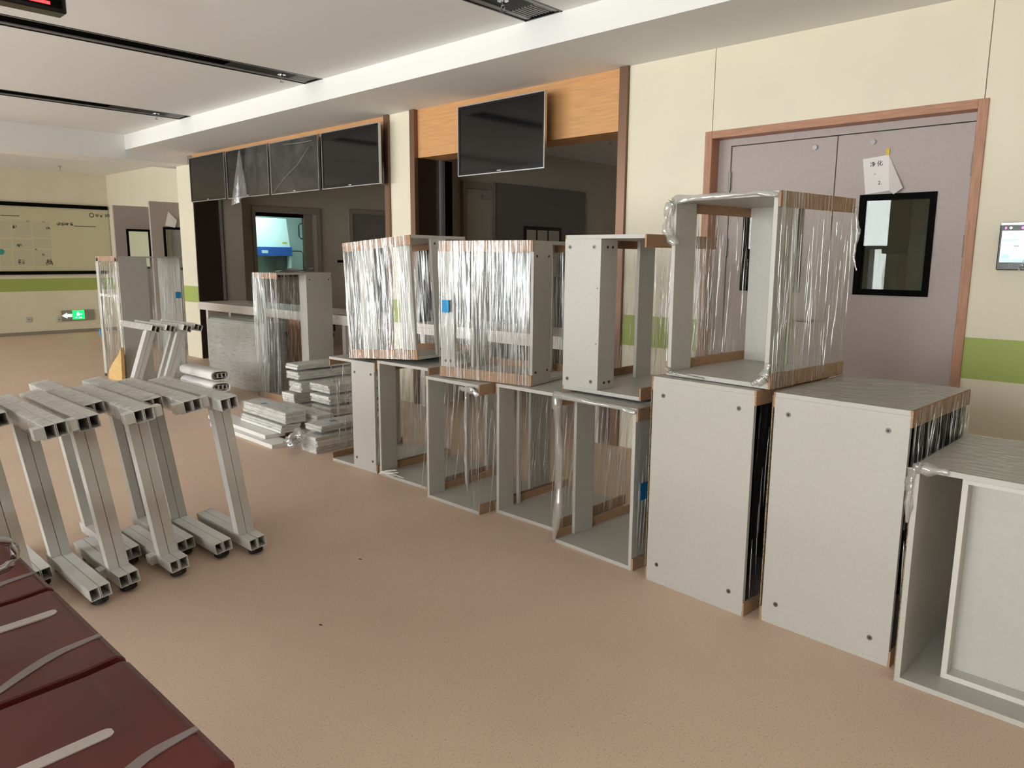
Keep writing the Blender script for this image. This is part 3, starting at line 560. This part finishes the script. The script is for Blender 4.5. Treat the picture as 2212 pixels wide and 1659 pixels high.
# ================================================================ CABINET CARCASSES
T = 0.018
def pleats(n, rough=0.5):
    a = RNG.normal(size=n + 1); b = np.convolve(RNG.normal(size=n + 9), np.ones(9) / 3.0, 'valid')[:n + 1]
    return rough * a + (1 - rough) * b
def wrap(parent, m, face, dims, ur=(0, 1), vr=(0, 1), amp=0.003, off=0.004, cinch=0.0, nu=70, nv=10, name='stretch_wrap', inset=0.0, slant=0.0):
    w, d, h = dims; p1, p2 = pleats(nu), pleats(nu)
    U = {'F': w, 'K': w, 'L': d, 'R': d, 'T': w}[face]; V = d if face == 'T' else h
    def P(u, v):
        i = min(int(u * nu + 0.5), nu); k = 0.5 + 0.5 * math.cos(3 * v + i * 0.11)
        n = off + amp * (p1[i] * k + p2[i] * (1 - k)) * (0.35 + 0.65 * math.sin(math.pi * min(max(v, 0.02), 0.98))) - cinch * math.sin(math.pi * v) * (0.4 + 0.6 * math.sin(math.pi * u))
        a = (ur[0] + (ur[1] - ur[0]) * u + slant * (v - 0.5)) * U; b = (vr[0] + (vr[1] - vr[0]) * v) * V
        return {'F': (a, -n, b), 'K': (a, d + n, b), 'L': (-n, a, b), 'R': (w + n, a, b), 'T': (a, b, h + n)}[face]
    o = sheet(name, m, P, nu, nv, parent, ((ur[1] - ur[0]) * U, (vr[1] - vr[0]) * V))
    n = {'film_heavy': 60, 'film_light': 40, 'film_clear': 16}.get(m, 0); mb = MB()
    n = int(n * max(0.25, (ur[1] - ur[0]) * U / 0.6))
    for _ in range(n):
        u0 = random.random(); dv = random.uniform(.12, .55); v0 = random.uniform(0.0, 1 - dv); du = random.uniform(-.01, .03) - slant * 0.6 * dv; r = random.uniform(.0005, .0013) * (1 if m == 'film_heavy' else 1.4); pts = []
        for j in range(5):
            t = j / 4; q = Vector(P(min(max(u0 + du * t, 0), 1), v0 + dv * t)); nn = {'F': (0, -1, 0), 'K': (0, 1, 0), 'L': (-1, 0, 0), 'R': (1, 0, 0), 'T': (0, 0, 1)}[face]; pts.append(q + Vector(nn) * .001)
        mb.tube(pts, [r * .3, r, r * 1.2, r, r * .3], 5)
    if n: mb.build('film_crease', 'film_crease', parent, smooth=True)['kind'] = 'stuff'  # whitish tubes along the creases, added as stand-ins for glints on the film
    return o
def screw_f(c, x, z, y=0.0): s = disc('screw', 'screw', (x, y - 0.0015, z), 1, 0.0095, 0.002, c, 12); disc('screw_socket', 'screw_hole', (x, y - 0.002, z), 1, 0.004, 0.001, s, 8); return s
def screw_r(c, y, z, x): s = disc('screw', 'screw_hole', (x - 0.0005, y, z), 0, 0.0065, 0.002, c, 10); return s
def cab(label, pose, w, d, h, strips='LR', strip_h=0.058):
    x, y, z, yaw, rx, ry = pose
    c = root('cabinet_carcass', (x, y, z), (rx, ry, yaw)); tag(c, label, 'cabinet', 'grey unassembled cabinets')
    e = 0.008
    x0, x1 = (e if 'L' in strips else 0), (w - e if 'R' in strips else w); y0, y1 = (e if 'F' in strips else 0), (d - e if 'K' in strips else d)
    for nm, a in (('bottom_board', 0), ('top_board', h - T)): box(nm, 'laminate', x0, x1, y0, y1, a, a + T, c, 0.0008)
    for s in strips:
        for a, b in ((0, strip_h), (h - strip_h, h)):
            q = {'L': (0, e, 0.001, d), 'R': (w - e, w, 0.001, d), 'F': (0, w, 0, e), 'K': (0, w, d - e, d)}[s]
            box('edge_strip', 'kraft', *q, a, b, c)
    return c
def stile(c, x0, x1, y0, y1, h, name='stile', m='laminate'): return box(name, m, x0, x1, y0, y1, T, h - T, c, 0.0008)

# lower row, from the far end to the camera
c = cab('lower open cabinet with a screwed front panel at the far end of the row', (-4.40, 2.85, 0, 0.03, 0, 0), .50, .63, .733); D_ = (.50, .63, .733)
p = stile(c, .25, .49, 0, T, .733, 'front_panel'); [screw_r(p, 0, 0, 0) for _ in ()]
for x in (.285, .455):
    for z in (.075, .655): screw_f(c, x, z)
stile(c, .009, .009 + T, .50, .60, .733); wrap(c, 'film_light', 'L', D_, vr=(.02, .98)); wrap(c, 'film_light', 'K', D_)
c = cab('lower open cabinet with frayed white cord at its foot', (-3.875, 2.862, 0, 0.012, 0, 0), .50, .63, .755); D_ = (.50, .63, .755)
stile(c, .009, .009 + T, 0, .13, .755); stile(c, .473, .491, .5, .6, .755); wrap(c, 'film_light', 'L', D_, slant=.12); wrap(c, 'film_clear', 'R', D_)
mb = MB()
for k in range(16):
    a = random.uniform(-.25, .35); l = random.uniform(.10, .22); mb.tube([(.01, -.012, .012), (.01 + l * .4, -.02 + a * .06, .03 + .01 * random.random()), (.01 + l, .0 + a * .12, .012 + .05 * random.random())], 0.0022, 5)
mb.build('frayed_cord', 'white_cord', c)['kind'] = 'stuff'
c = cab('lower open cabinet with film bunched at its top corner, third from the far end', (-3.302, 2.778, 0, -0.015, 0, 0), .458, .63, .728); D_ = (.458, .63, .728)
stile(c, .009, .009 + T, 0, .12, .728); stile(c, .009, .009 + T, .30, .32, .728); stile(c, .431, .449, .42, .60, .728)
wrap(c, 'film_light', 'L', D_, slant=.15); wrap(c, 'film_clear', 'R', D_, ur=(0, .95)); wrap(c, 'film_clear', 'F', D_, ur=(.86, 1.0), nu=12)
MB().crumple([(.30, -.006, .70), (.36, -.014, .695), (.42, -.016, .70), (.462, -.01, .67)], [.006, .014, .020, .010]).build('film_bunch', 'film_tuft', c, smooth=True)
MB().crumple([(.33, .02, .66), (.32, .02, .5), (.335, .02, .38), (.32, .02, .3), (.33, .02, .2), (.34, .02, .1)], [.003, .006, .004, .009, .004, .002]).build('film_twist', 'film_tuft', c, smooth=True)
c = cab('lower open cabinet in the middle of the row with clear film walls', (-2.818, 2.869, 0, -0.003, 0, 0), .438, .63, .73); D_ = (.438, .63, .73)
stile(c, .009, .009 + T, 0, .12, .73); stile(c, .009, .009 + T, .16, .18, .73); wrap(c, 'film_light', 'L', D_, slant=.15); wrap(c, 'film_clear', 'R', D_)
c = cab('lower open cabinet with a twisted film rope and dark blue side label', (-2.293, 2.757, 0, -0.06, 0, 0), .49, .63, .752); D_ = (.49, .63, .752)
stile(c, .009, .009 + T, .12, .26, .757); stile(c, .463, .481, 0, .13, .757); wrap(c, 'film_light', 'R', D_); wrap(c, 'film_light', 'L', D_, slant=.15); wrap(c, 'film_flat', 'T', D_, nu=20)
box('side_label', 'label_blue_dark', .496, .498, .03, .085, .33, .41, c)
MB().crumple([(.015, -.012, .745), (.03, -.02, .70), (.02, -.006, .60), (.03, .0, .45), (.02, .01, .32), (.03, .0, .2), (.01, -.004, .08), (.004, -.006, .01)], [.022, .026, .016, .018, .022, .024, .016, .012]).build('film_twist', 'film_tuft', c, smooth=True)
MB().crumple([(.0, -.010, .752), (.12, -.016, .748), (.25, -.012, .745), (.40, -.012, .745), (.485, -.010, .735)], [.016, .02, .012, .009, .012]).build('film_bunch', 'film_tuft', c, smooth=True)
c = cab('tall cabinet with a plain screwed front panel under the wrapped top cabinet', (-1.719, 2.700, 0, -0.075, 0, 0), .485, .60, .912); D_ = (.485, .60, .912)
box('front_panel', 'laminate', .006, .479, 0, T, T, .912 - T, c, .0008); box('side_panel', 'black_matt', .009, .02, T, .575, T, .894, c); box('back_panel', 'black_matt', .009, .476, .575, .59, T, .894, c); box('chipboard_edge', 'chipboard', -.003, .0, 0, T, .0, .90, c)  # black side and back panels added to paint the interior dark behind the film
for x in (.06, .415):
    for z in (.085, .835): screw_f(c, x, z)
wrap(c, 'film_clear', 'R', D_, ur=(.05, 1), cinch=.02)
c = cab('tall cabinet with a plain screwed front panel and a film covered top', (-1.179, 2.690, 0, -0.05, 0, 0), .488, .626, .913); D_ = (.488, .626, .913)
box('front_panel', 'laminate', .006, .482, 0, T, T, .913 - T, c, .0008); box('side_panel', 'black_matt', .009, .02, T, .60, T, .895, c); box('back_panel', 'black_matt', .009, .479, .60, .615, T, .895, c); box('chipboard_edge', 'chipboard', -.004, .0, 0, T, .0, .90, c)  # same black panels here, shade of the interior put into their colour
for x in (.062, .415):
    for z in (.085, .835): screw_f(c, x, z)
wrap(c, 'film_flat', 'T', D_, nu=24, amp=.0015); wrap(c, 'film_heavy', 'R', D_, vr=(.55, 1), nu=50); wrap(c, 'film_clear', 'R', D_, vr=(0, .56), nu=30)
c = cab('open cabinet nearest the camera holding a shallow tray', (-0.655, 2.591, 0, -0.02, 0, 0), .62, .626, .753, strips='R'); D_ = (.62, .626, .753)
box('side_board', 'laminate', 0, T, 0, .626, T, .753 - T, c, .0008); box('chipboard_edge', 'chipboard', -.003, .0, 0, T, .0, .72, c); box('back_board', 'laminate', T, .60, .608, .626, T, .735, c)
wrap(c, 'film_flat', 'T', D_, nu=24, amp=.0018); MB().crumple([(.0, -.008, .752), (.03, -.014, .748), (.10, -.008, .75)], [.014, .018, .008]).build('film_bunch', 'film_tuft', c, smooth=True)
MB().crumple([(.0, -.008, .745), (-.006, -.008, .70), (-.004, -.006, .64), (-.004, -.004, .56)], [.014, .012, .012, .006]).build('film_bunch', 'film_tuft', c, smooth=True)
tr = root('shallow_tray', (-0.655 + .115, 2.591 + .10, T), (-0.025, 0, -0.02)); tag(tr, 'shallow grey tray standing on edge inside the open cabinet', 'tray')
for nm, b in (('rail', (0, .44, 0, .07, .0, T)), ('rail', (0, .44, 0, .07, .69 - T, .69)), ('rail', (0, T, 0, .07, T, .69 - T)), ('rail', (.44 - T, .44, 0, .07, T, .69 - T))): box(nm, 'laminate_white', *b, tr, .0008)
box('tray_bottom', 'laminate', T, .44 - T, .06, .07, T, .69 - T, tr)

# upper row
c = cab('wrapped cabinet tilted on top at the far end of the row', (-4.154, 2.857, .745, .057, 0, -.07), .65, .48, .748, 'FK'); D_ = (.65, .48, .748)
stile(c, .632, .65, .17, .30, .748); [screw_r(c, y, z, .651) for y in (.20, .26) for z in (.05, .70)]; stile(c, 0, .018, .0, .12, .748); stile(c, .12, .26, .02, .038, .748); stile(c, .50, .62, .02, .038, .748)
wrap(c, 'film_heavy', 'F', D_, amp=.006, cinch=.01, nu=120, ur=(0, .96)); wrap(c, 'film_heavy', 'K', D_, amp=.005, nu=90)
c = cab('wrapped cabinet turned sideways with a bright blue label', (-3.207, 2.81, .735, .174, 0, .003), .615, .48, .76, 'FK'); D_ = (.615, .48, .76)
stile(c, .597, .615, .009, .2, .76); [screw_r(c, y, z, .616) for y in (.04, .16) for z in (.07, .68)]; stile(c, .0, .095, .012, .03, .76); stile(c, .42, .50, .40, .418, .76); stile(c, 0, .018, .3, .45, .76)
for x in (.035, .065): screw_f(c, x, .09, .012)
wrap(c, 'film_heavy', 'F', D_, amp=.005, nu=120, ur=(-.01, .985)); wrap(c, 'film_heavy', 'K', D_, amp=.004, nu=90); box('front_label', 'label_blue', .03, .078, -.017, -.014, .365, .435, c)
mk = MB()
for k in range(7): mk.box(.034, .034 + random.uniform(.02, .04), -.0175, -.017, .372 + k * .0085, .375 + k * .0085)
mk.build('label_writing', 'label_blue_dark', c)
c = cab('top cabinet with a wide bare front post beside the wrapped one', (-2.326, 2.84, .766, -.008, 0, .004), .461, .62, .746); D_ = (.461, .62, .746)
stile(c, 0, .215, 0, T, .746, 'front_panel'); stile(c, .197, .215, T, .13, .746); stile(c, .10, .118, .46, .60, .746); [screw_r(c, y, z, .216) for y in (.05, .09) for z in (.05, .69)]
for x in (.03, .175):
    for z in (.055, .69): screw_f(c, x, z)
for z in (.24, .5): disc('pin_hole', 'screw_hole', (.20, -.0005, z), 1, .003, .001, c, 8)
wrap(c, 'film_light', 'R', D_, ur=(.35, 1)); wrap(c, 'film_light', 'K', D_); wrap(c, 'film_clear', 'L', D_, ur=(.3, 1))
c = cab('large wrapped cabinet on top in front of the lilac door', (-1.690, 2.754, .915, -.098, .004, -.002), .488, .592, .735); D_ = (.488, .592, .735)
stile(c, .009, .009 + T, 0, .14, .735); stile(c, .461, .479, 0, .12, .735); stile(c, .02, .235, .574, .592, .735, 'back_panel')
wrap(c, 'film_light', 'R', D_, amp=.004, nu=110); wrap(c, 'film_heavy', 'R', D_, ur=(0, .28), amp=.005, nu=40, off=.009); wrap(c, 'film_light', 'L', D_, amp=.004, nu=90)
MB().crumple([(.02, -.006, .725), (.16, -.010, .728), (.30, -.008, .727), (.40, -.010, .728), (.48, -.008, .715)], [.014, .014, .008, .012, .012]).build('film_bunch', 'film_tuft', c, smooth=True)
MB().crumple([(.01, -.012, .72), (-.005, -.014, .66), (.0, -.02, .61), (.03, -.03, .57), (.055, -.035, .545)], [.018, .016, .018, .022, .014]).build('film_twist', 'film_tuft', c, smooth=True)
MB().crumple([(.01, -.008, .03), (.04, -.01, .012), (.2, -.008, .006)], [.012, .01, .004]).build('film_bunch', 'film_tuft', c, smooth=True)
MB().crumple([(.485, -.008, .10), (.47, -.012, .04), (.42, -.012, .012)], [.010, .018, .008]).build('film_bunch', 'film_tuft', c, smooth=True)
MB().crumple([(.495, .58, .70), (.50, .60, .60), (.49, .605, .50), (.505, .61, .44)], [.008, .012, .006, .003]).build('film_tail', 'film_tuft', c, smooth=True)

# tall cabinets farther back
c = cab('tall wrapped cabinet with a side post standing before the counter', (-7.037, 3.713, 0, .06, 0, 0), .42, .643, 1.25, 'FK'); D_ = (.42, .643, 1.25)
stile(c, .402, .42, .33, .634, 1.25); stile(c, .30, .402, .33, .348, 1.25); [screw_r(c, y, z, .421) for y in (.37, .6) for z in (.06, 1.18)]; stile(c, 0, .018, .02, .12, 1.25)
wrap(c, 'film_light', 'F', D_, amp=.008, nu=50, cinch=.02); wrap(c, 'film_heavy', 'F', D_, amp=.01, nu=30, ur=(0, .5), off=.012, cinch=.02); wrap(c, 'film_clear', 'K', D_, nu=30); wrap(c, 'film_heavy', 'L', D_, nu=30)
p = root('crumpled_paper', (-6.85, 4.0, 1.256)); tag(p, 'crumpled sheet lying on top of the tall cabinet', 'paper'); sheet('page', 'paper', lambda u, v: (u * .26 - .1, v * .3 - .1, .003 + .03 * u * u + .008 * math.sin(9 * v)), 8, 8, p)
c = cab('tallest wrapped cabinet with white posts near the far column', (-9.40, 3.05, 0, 0.0, 0, 0), .66, .70, 1.40, 'FK'); D_ = (.66, .70, 1.40)
stile(c, .642, .66, .01, .31, 1.40); stile(c, .0, .08, 0, T, 1.40, m='laminate_white'); stile(c, .59, .64, 0, T, 1.40, m='laminate_white'); stile(c, .02, .64, .68, .69, 1.40, 'back_panel')
box('cross_rail', 'laminate_white', .08, .59, 0, T, .95, .98, c)
wrap(c, 'film_light', 'F', D_, amp=.006, nu=50); wrap(c, 'film_heavy', 'R', D_, amp=.006, nu=60, ur=(.48, 1)); wrap(c, 'film_clear', 'L', D_, nu=30)
box('side_label', 'label_blue', .672, .674, .60, .66, .93, 1.0, c); box('side_label', 'label_blue', -.03, -.001, -.012, -.008, .48, .56, c)
yf = root('foam_wedge', (-9.0, 2.99, 0)); tag(yf, 'torn yellow foam piece leaning on the tallest cabinet', 'foam')
MB().prism([(-.12, 0), (.30, 0), (.33, .42), (.26, .34), (.05, .22), (-.08, .12)], 1, 0, .04).build('wedge', 'yellow_foam', yf, .004)

# ================================================================ STEEL BENCH FRAMES
def bench_frame(label, x, y, kind, lean, group, wrapend=True, L=0.80, stub=False):
    """double-tube frame: foot, post and top arm along -x from the near end"""
    f = root('bench_frame', (x, y, 0.006 + 0.04 * abs(math.sin(lean))), (lean, 0, 0)); tag(f, label, 'bench frame', group)
    xp = -0.10 if kind == 'A' else -0.47; hw = 0.04
    for y0, y1 in ((-hw, -.0012), (.0012, hw)):
        MB().htube(-0.56, 0, y0, y1, .026, .078, 0).build('foot_tube', 'steel_white', f); MB().htube(-L, 0, y0, y1, .718, .772, 0).build('arm_tube', 'steel_white', f)
        MB().htube(xp - .05, xp, y0, y1, .078, .718, 2).build('post_tube', 'steel_white', f)
    for xx in (-.04, -.50): disc('leveling_pad', 'black_rubber', (xx, 0, 0), 2, .034, .026, f)
    if stub:
        for s in (-1, 1):
            a, b = sorted((s * hw, s * (hw + .036))); MB().box(-.05, -.006, a, b, .722, .768).build('end_bracket', 'steel_white', f, .001)
    a, b = -hw - .028, -hw
    if kind == 'A' and y < 1.3 and y > 1.0: MB().box(-.20, -.15, a, b, .03, .07).build('foot_bracket', 'steel_white', f, .001)
    def P(u, v):
        k = u * 2 * (.086 + .06); per = [(-.045, .712), (.045, .712), (.045, .778), (-.045, .778), (-.045, .712)]
        cum = [0, .09, .156, .246, .312]; t = u * .312; i = max(j for j in range(4) if cum[j] <= t + 1e-9); s = (t - cum[i]) / (cum[i + 1] - cum[i])
        q = (per[i][0] + (per[i + 1][0] - per[i][0]) * s, per[i][1] + (per[i + 1][1] - per[i][1]) * s); n = .0012 * math.sin(31 * v + 9 * u) + .001 * math.sin(17 * u * 7)
        return (-.02 - v * (L - .05), q[0] * (1 + n * 20), q[1] + n)
    if wrapend: sheet('stretch_wrap', 'film_flat', P, 24, 16, f, (.31, L))
    return f
FG = 'steel bench frames leaning in the foreground'
fr = [('A', -3.19, 1.65, 'frame at the open end of the leaning foreground row, beside the board pile', False), ('B', -3.26, 1.515, 'second leaning foreground frame from the board pile', True),
      ('B', -3.41, 1.405, 'third leaning foreground frame from the board pile, set back', False), ('A', -3.20, 1.285, 'fourth leaning foreground frame from the board pile, post at its near end', True),
      ('B', -3.48, 1.185, 'fifth leaning foreground frame from the board pile, set far back', False), ('A', -3.20, 1.075, 'sixth leaning foreground frame from the board pile', False),
      ('B', -3.15, .945, 'foreground frame whose foot reaches closest to the red seat', True), ('B', -3.50, .83, 'set back foreground frame beside the red seat', False), ('A', -3.22, .735, 'leaning frame cut by the picture edge behind the red seat', False)]
for k, x, y, lb_, st in fr: bench_frame('white steel ' + lb_, x, y, k, .145, FG, True, .80, st)
RG = 'steel bench frames behind the foreground row'
for k, (kind, x, y, lb_) in enumerate([('A', -7.28, 2.60, 'farther stack frame nearest the tallest cabinet'), ('B', -7.24, 2.72, 'second frame of the farther stack'), ('A', -7.15, 2.84, 'third frame of the farther stack'), ('B', -7.18, 2.96, 'farther stack frame touching the wrapped panels')]):
    bench_frame('white steel ' + lb_, x, y, kind, -.33, RG, k != 1)
# wrapped tube bundles lying behind the frames
for k, (x, y, z, lb_) in enumerate([(-6.92, 3.27, .225, 'topmost'), (-6.87, 3.25, .118, 'middle'), (-6.83, 3.28, .010, 'lowest')]):
    b = root('tube_bundle', (x, y, z)); tag(b, lb_ + ' foam wrapped bundle of square tubes behind the frames', 'tube bundle', 'wrapped tube bundles')
    prof = [(.095 * math.copysign(abs(math.cos(a)) ** .6, math.cos(a)), .048 + .048 * math.copysign(abs(math.sin(a)) ** .7, math.sin(a))) for a in [2 * math.pi * i / 18 for i in range(18)]]
    inner = [(p * .86, .048 + (q - .048) * .8) for p, q in prof]
    vs = [(0.0, p, q) for p, q in prof] + [(-.7, p, q) for p, q in prof] + [(0.0, p, q) for p, q in inner] + [(-.7, p, q) for p, q in inner]; n = 18
    fs = [(i, (i + 1) % n, n + (i + 1) % n, n + i) for i in range(n)] + [(2 * n + i, 3 * n + i, 3 * n + (i + 1) % n, 2 * n + (i + 1) % n) for i in range(n)] + [(i, 2 * n + i, 2 * n + (i + 1) % n, (i + 1) % n) for i in range(n)] + [(n + i, n + (i + 1) % n, 3 * n + (i + 1) % n, 3 * n + i) for i in range(n)]
    MB().add(vs, fs).build('foam_wrap', 'paper', b, smooth=False)
    for j in range(3): MB().htube(-.69, -.008, -.063 + j * .042, -.063 + j * .042 + .04, .026, .07, 0).build('square_tube', 'steel_white', b)

# ================================================================ WRAPPED PANELS AND BOARD PILES
g = root('panel_pack', (-8.30, 3.80, 0), (0, 0, .0)); tag(g, 'upright pack of grey panels wrapped in film', 'panel pack')
for k in range(9): box('panel', 'laminate', .0 + random.uniform(0, .02), 1.16 - random.uniform(0, .03), k * .034, k * .034 + .03, 0, .73 - random.uniform(0, .015), g, .001)
wrap(g, 'film_flat', 'F', (1.16, .31, .73), nu=40, nv=20, amp=.003); wrap(g, 'film_flat', 'T', (1.16, .31, .73), nu=24, amp=.002); wrap(g, 'film_flat', 'R', (1.16, .31, .73), nu=20, amp=.002)
def bundle(x0, x1, y0, y1, z, n, label, t=.02, rz=0.0, film=True, jit=.008, m='edge_band', mark=False):
    b = root('board_bundle', (x0, y0, z), (0, 0, rz)); tag(b, label, 'board bundle', 'wrapped board bundles'); w, d = x1 - x0, y1 - y0
    for k in range(n):
        jx, jy = random.uniform(-jit, jit), random.uniform(-jit, jit); box('board', m, jx, w + jx, jy, d + jy, k * t + .0006, (k + 1) * t - .0006, b, .001)
    if film:
        e = .006; D3 = (w, d, n * t)
        for f_ in 'FRT': wrap(b, 'film_flat', f_, D3, nu=16, nv=6, amp=.0015, off=e, ur=(-.02, 1.02), vr=(-.02, 1.03))
    if mark: box('printed_mark', 'label_blue_dark', w * .3, w * .3 + .05, d * .25, d * .25 + .05, n * t + .0008, n * t + .0012, b)
    return b
def loose(x0, x1, y0, y1, z, label, rz=0.0): b = tag(MB().box(0, x1 - x0, 0, y1 - y0, 0, .03).build('loose_board', 'edge_band', None, .001), label, 'board', 'loose boards on the floor'); b.location = (x0, y0, z); b.rotation_euler = (0, 0, rz)
loose(-6.05, -4.98, 2.745, 2.91, .0, 'lower loose white board on the floor before the piles', -.03); loose(-6.2, -5.18, 2.80, 2.965, .031, 'upper loose white board lying on another board', -.03)
bundle(-5.80, -5.13, 2.90, 3.06, .064, 3, 'lower wrapped bundle resting on the loose boards', .02, -.03)
bundle(-5.80, -5.10, 2.92, 3.09, .138, 4, 'thick wrapped bundle lying uppermost on the loose boards', .022, -.03, mark=True)
bundle(-5.70, -5.01, 3.13, 3.28, .0, 6, 'wrapped bundle just behind the loose boards', .03, -.02)
bundle(-4.80, -4.62, 2.86, 3.50, .0, 5, 'low wrapped bundle beside the end cabinet', .024, 0.03); bundle(-4.86, -4.66, 2.93, 3.55, .138, 2, 'thin bundle lying askew on the low wrapped bundle', .022, 0.03, mark=True)
z = 0
for k, (dx, n) in enumerate([(0, 4), (-.06, 4), (.03, 4), (-.04, 3), (-.08, 2)]):
    bundle(-5.95 + dx - .12, -5.95 + dx + .08, 3.45 + .02 * k, 4.10, z, n, ['lowest', 'second', 'third', 'fourth', 'topmost'][k] + ' bundle of the taller far board pile', .022); z += n * .022 + .018
z = 0
for k, (dx, n) in enumerate([(0.04, 4), (.0, 3), (-.05, 3), (-.10, 3)]):
    bundle(-5.52 + dx, -5.52 + dx + .28, 3.36 + .03 * k, 4.05, z, n, ['lowest', 'second', 'third', 'topmost'][k] + ' bundle of the lower near board pile', .022, mark=(k == 3)); z += n * .022 + .018
ft = root('film_heap', (-4.80, 2.785, 0)); tag(ft, 'crumpled clump of clear film beside the low bundle', 'film')
MB().crumple([(0, 0, .04), (.02, -.01, .10), (.06, -.005, .14), (.11, .02, .145)], [.05, .06, .05, .03]).build('clump', 'film_tuft', ft, smooth=True)

# ================================================================ RED WAITING SEATS
zs = .43
sr = root('waiting_bench', (-1.31, .60, 0)); tag(sr, 'dark red waiting bench with steel armrest loop', 'bench')
for k in range(4):
    x1 = -k * .565; x0 = x1 - .536
    prof = [(-.50, zs - .02), (-.10, zs - .008), (-.02, zs), (0, zs - .012), (0.004, zs - .03), (-.01, zs - .045), (-.50, zs - .06)]
    s = MB().prism([(a, b) for a, b in prof], 0, x0, x1).build('seat', 'seat_red', sr, .004)
    box('backrest', 'seat_red', x0, x1, -.60, -.56, zs + .10, zs + .42, sr, .008) if k < 4 else None
    zt = lambda y: zs - .008 + (zs - (zs - .008)) * 0 if y > -.10 else zs - .02 + (y + .50) / .40 * .012
    def strip(pts, r, m, nm):
        L_ = MB(); P_ = []
        for i, (x, y) in enumerate(pts):
            a = pts[max(i - 1, 0)]; b = pts[min(i + 1, len(pts) - 1)]; dx, dy = b[0] - a[0], b[1] - a[1]; n_ = math.hypot(dx, dy); nx, ny = -dy / n_ * r[i], dx / n_ * r[i]
            P_.append(((x + nx, y + ny), (x - nx, y - ny)))
        hz = lambda y: (zs - .02 + (y + .50) / .40 * .012 if y < -.10 else zs - .008 + (y + .10) / .08 * .008) + .0025
        vs = [(p[0], p[1], hz(p[1])) for pr_ in P_ for p in pr_] + [(p[0], p[1], hz(p[1]) - .004) for pr_ in P_ for p in pr_]; n2 = len(P_) * 2; fs = []
        for i in range(len(P_) - 1): a = 2 * i; fs += [(a, a + 1, a + 3, a + 2), (n2 + a, n2 + a + 2, n2 + a + 3, n2 + a + 1), (a, a + 2, n2 + a + 2, n2 + a), (a + 1, n2 + a + 1, n2 + a + 3, a + 3)]
        e = n2 - 2; fs += [(0, n2, n2 + 1, 1), (e, e + 1, n2 + e + 1, n2 + e)]
        L_.add(vs, fs).build(nm, m, s)
    ox, oy = ((.27, -.13), (.375, -.045), (.32, -.08), (.32, -.08))[k]
    strip([(x1 - ox, -.50), (x1 - ox, oy - .017), (x1 - ox, oy - .007), (x1 - ox, oy)], [.017, .017, .015, .008], 'seat_inlay', 'inlay_strip')  # pale straight strip on each seat, grey curved strip below
    strip([(x1 - .137 + .08 * (max(0, .82 - t) / .3) ** 1.3, -.50 + .49 * t) for t in [.43 + .057 * q_ for q_ in range(11)]], [.008 + .007 * math.sin(math.pi * q_ / 10) for q_ in range(11)], 'seat_pipe', 'inlay_curve')
box('beam', 'alu', -2.3, .02, -.30, -.22, zs - .13, zs - .062, sr, .004)
for x in (-.3, -2.0):
    MB().tube([(x, -.26, zs - .13), (x, -.26, .05)], .03).build('leg', 'chrome', sr); MB().tube([(x, -.02, .025), (x, -.26, .05), (x, -.52, .025)], .02).build('foot_bar', 'chrome', sr)
for x in (-1.0,):
    MB().tube([(x, -.50, zs - .06), (x, -.47, .60), (x, -.40, .645)] + [(x, -.155 + .042 * math.cos(t), .605 + .042 * math.sin(t)) for t in [math.pi / 2 - math.pi * q_ / 8 for q_ in range(9)]] + [(x, -.40, .563)], .012, 12).build('armrest', 'chrome', sr, smooth=True)

# floor bits
for k, (px, py, lb_) in enumerate([(176, 1106, 'tiny dark scrap on the floor between the leaning frames'), (776, 1208, 'tiny dark scrap on the open floor'), (690, 1350, 'small dark speck lying on the near floor')]):
    p = fl(px, py); o = MB().tube([(0, 0, .002), (.03 if k == 0 else .012, .012 if k == 0 else .004, .002)], [.003 if k == 0 else .002, .0015], 5).build('floor_scrap', 'black_matt'); o.location = p; tag(o, lb_, 'scrap', 'floor scraps')
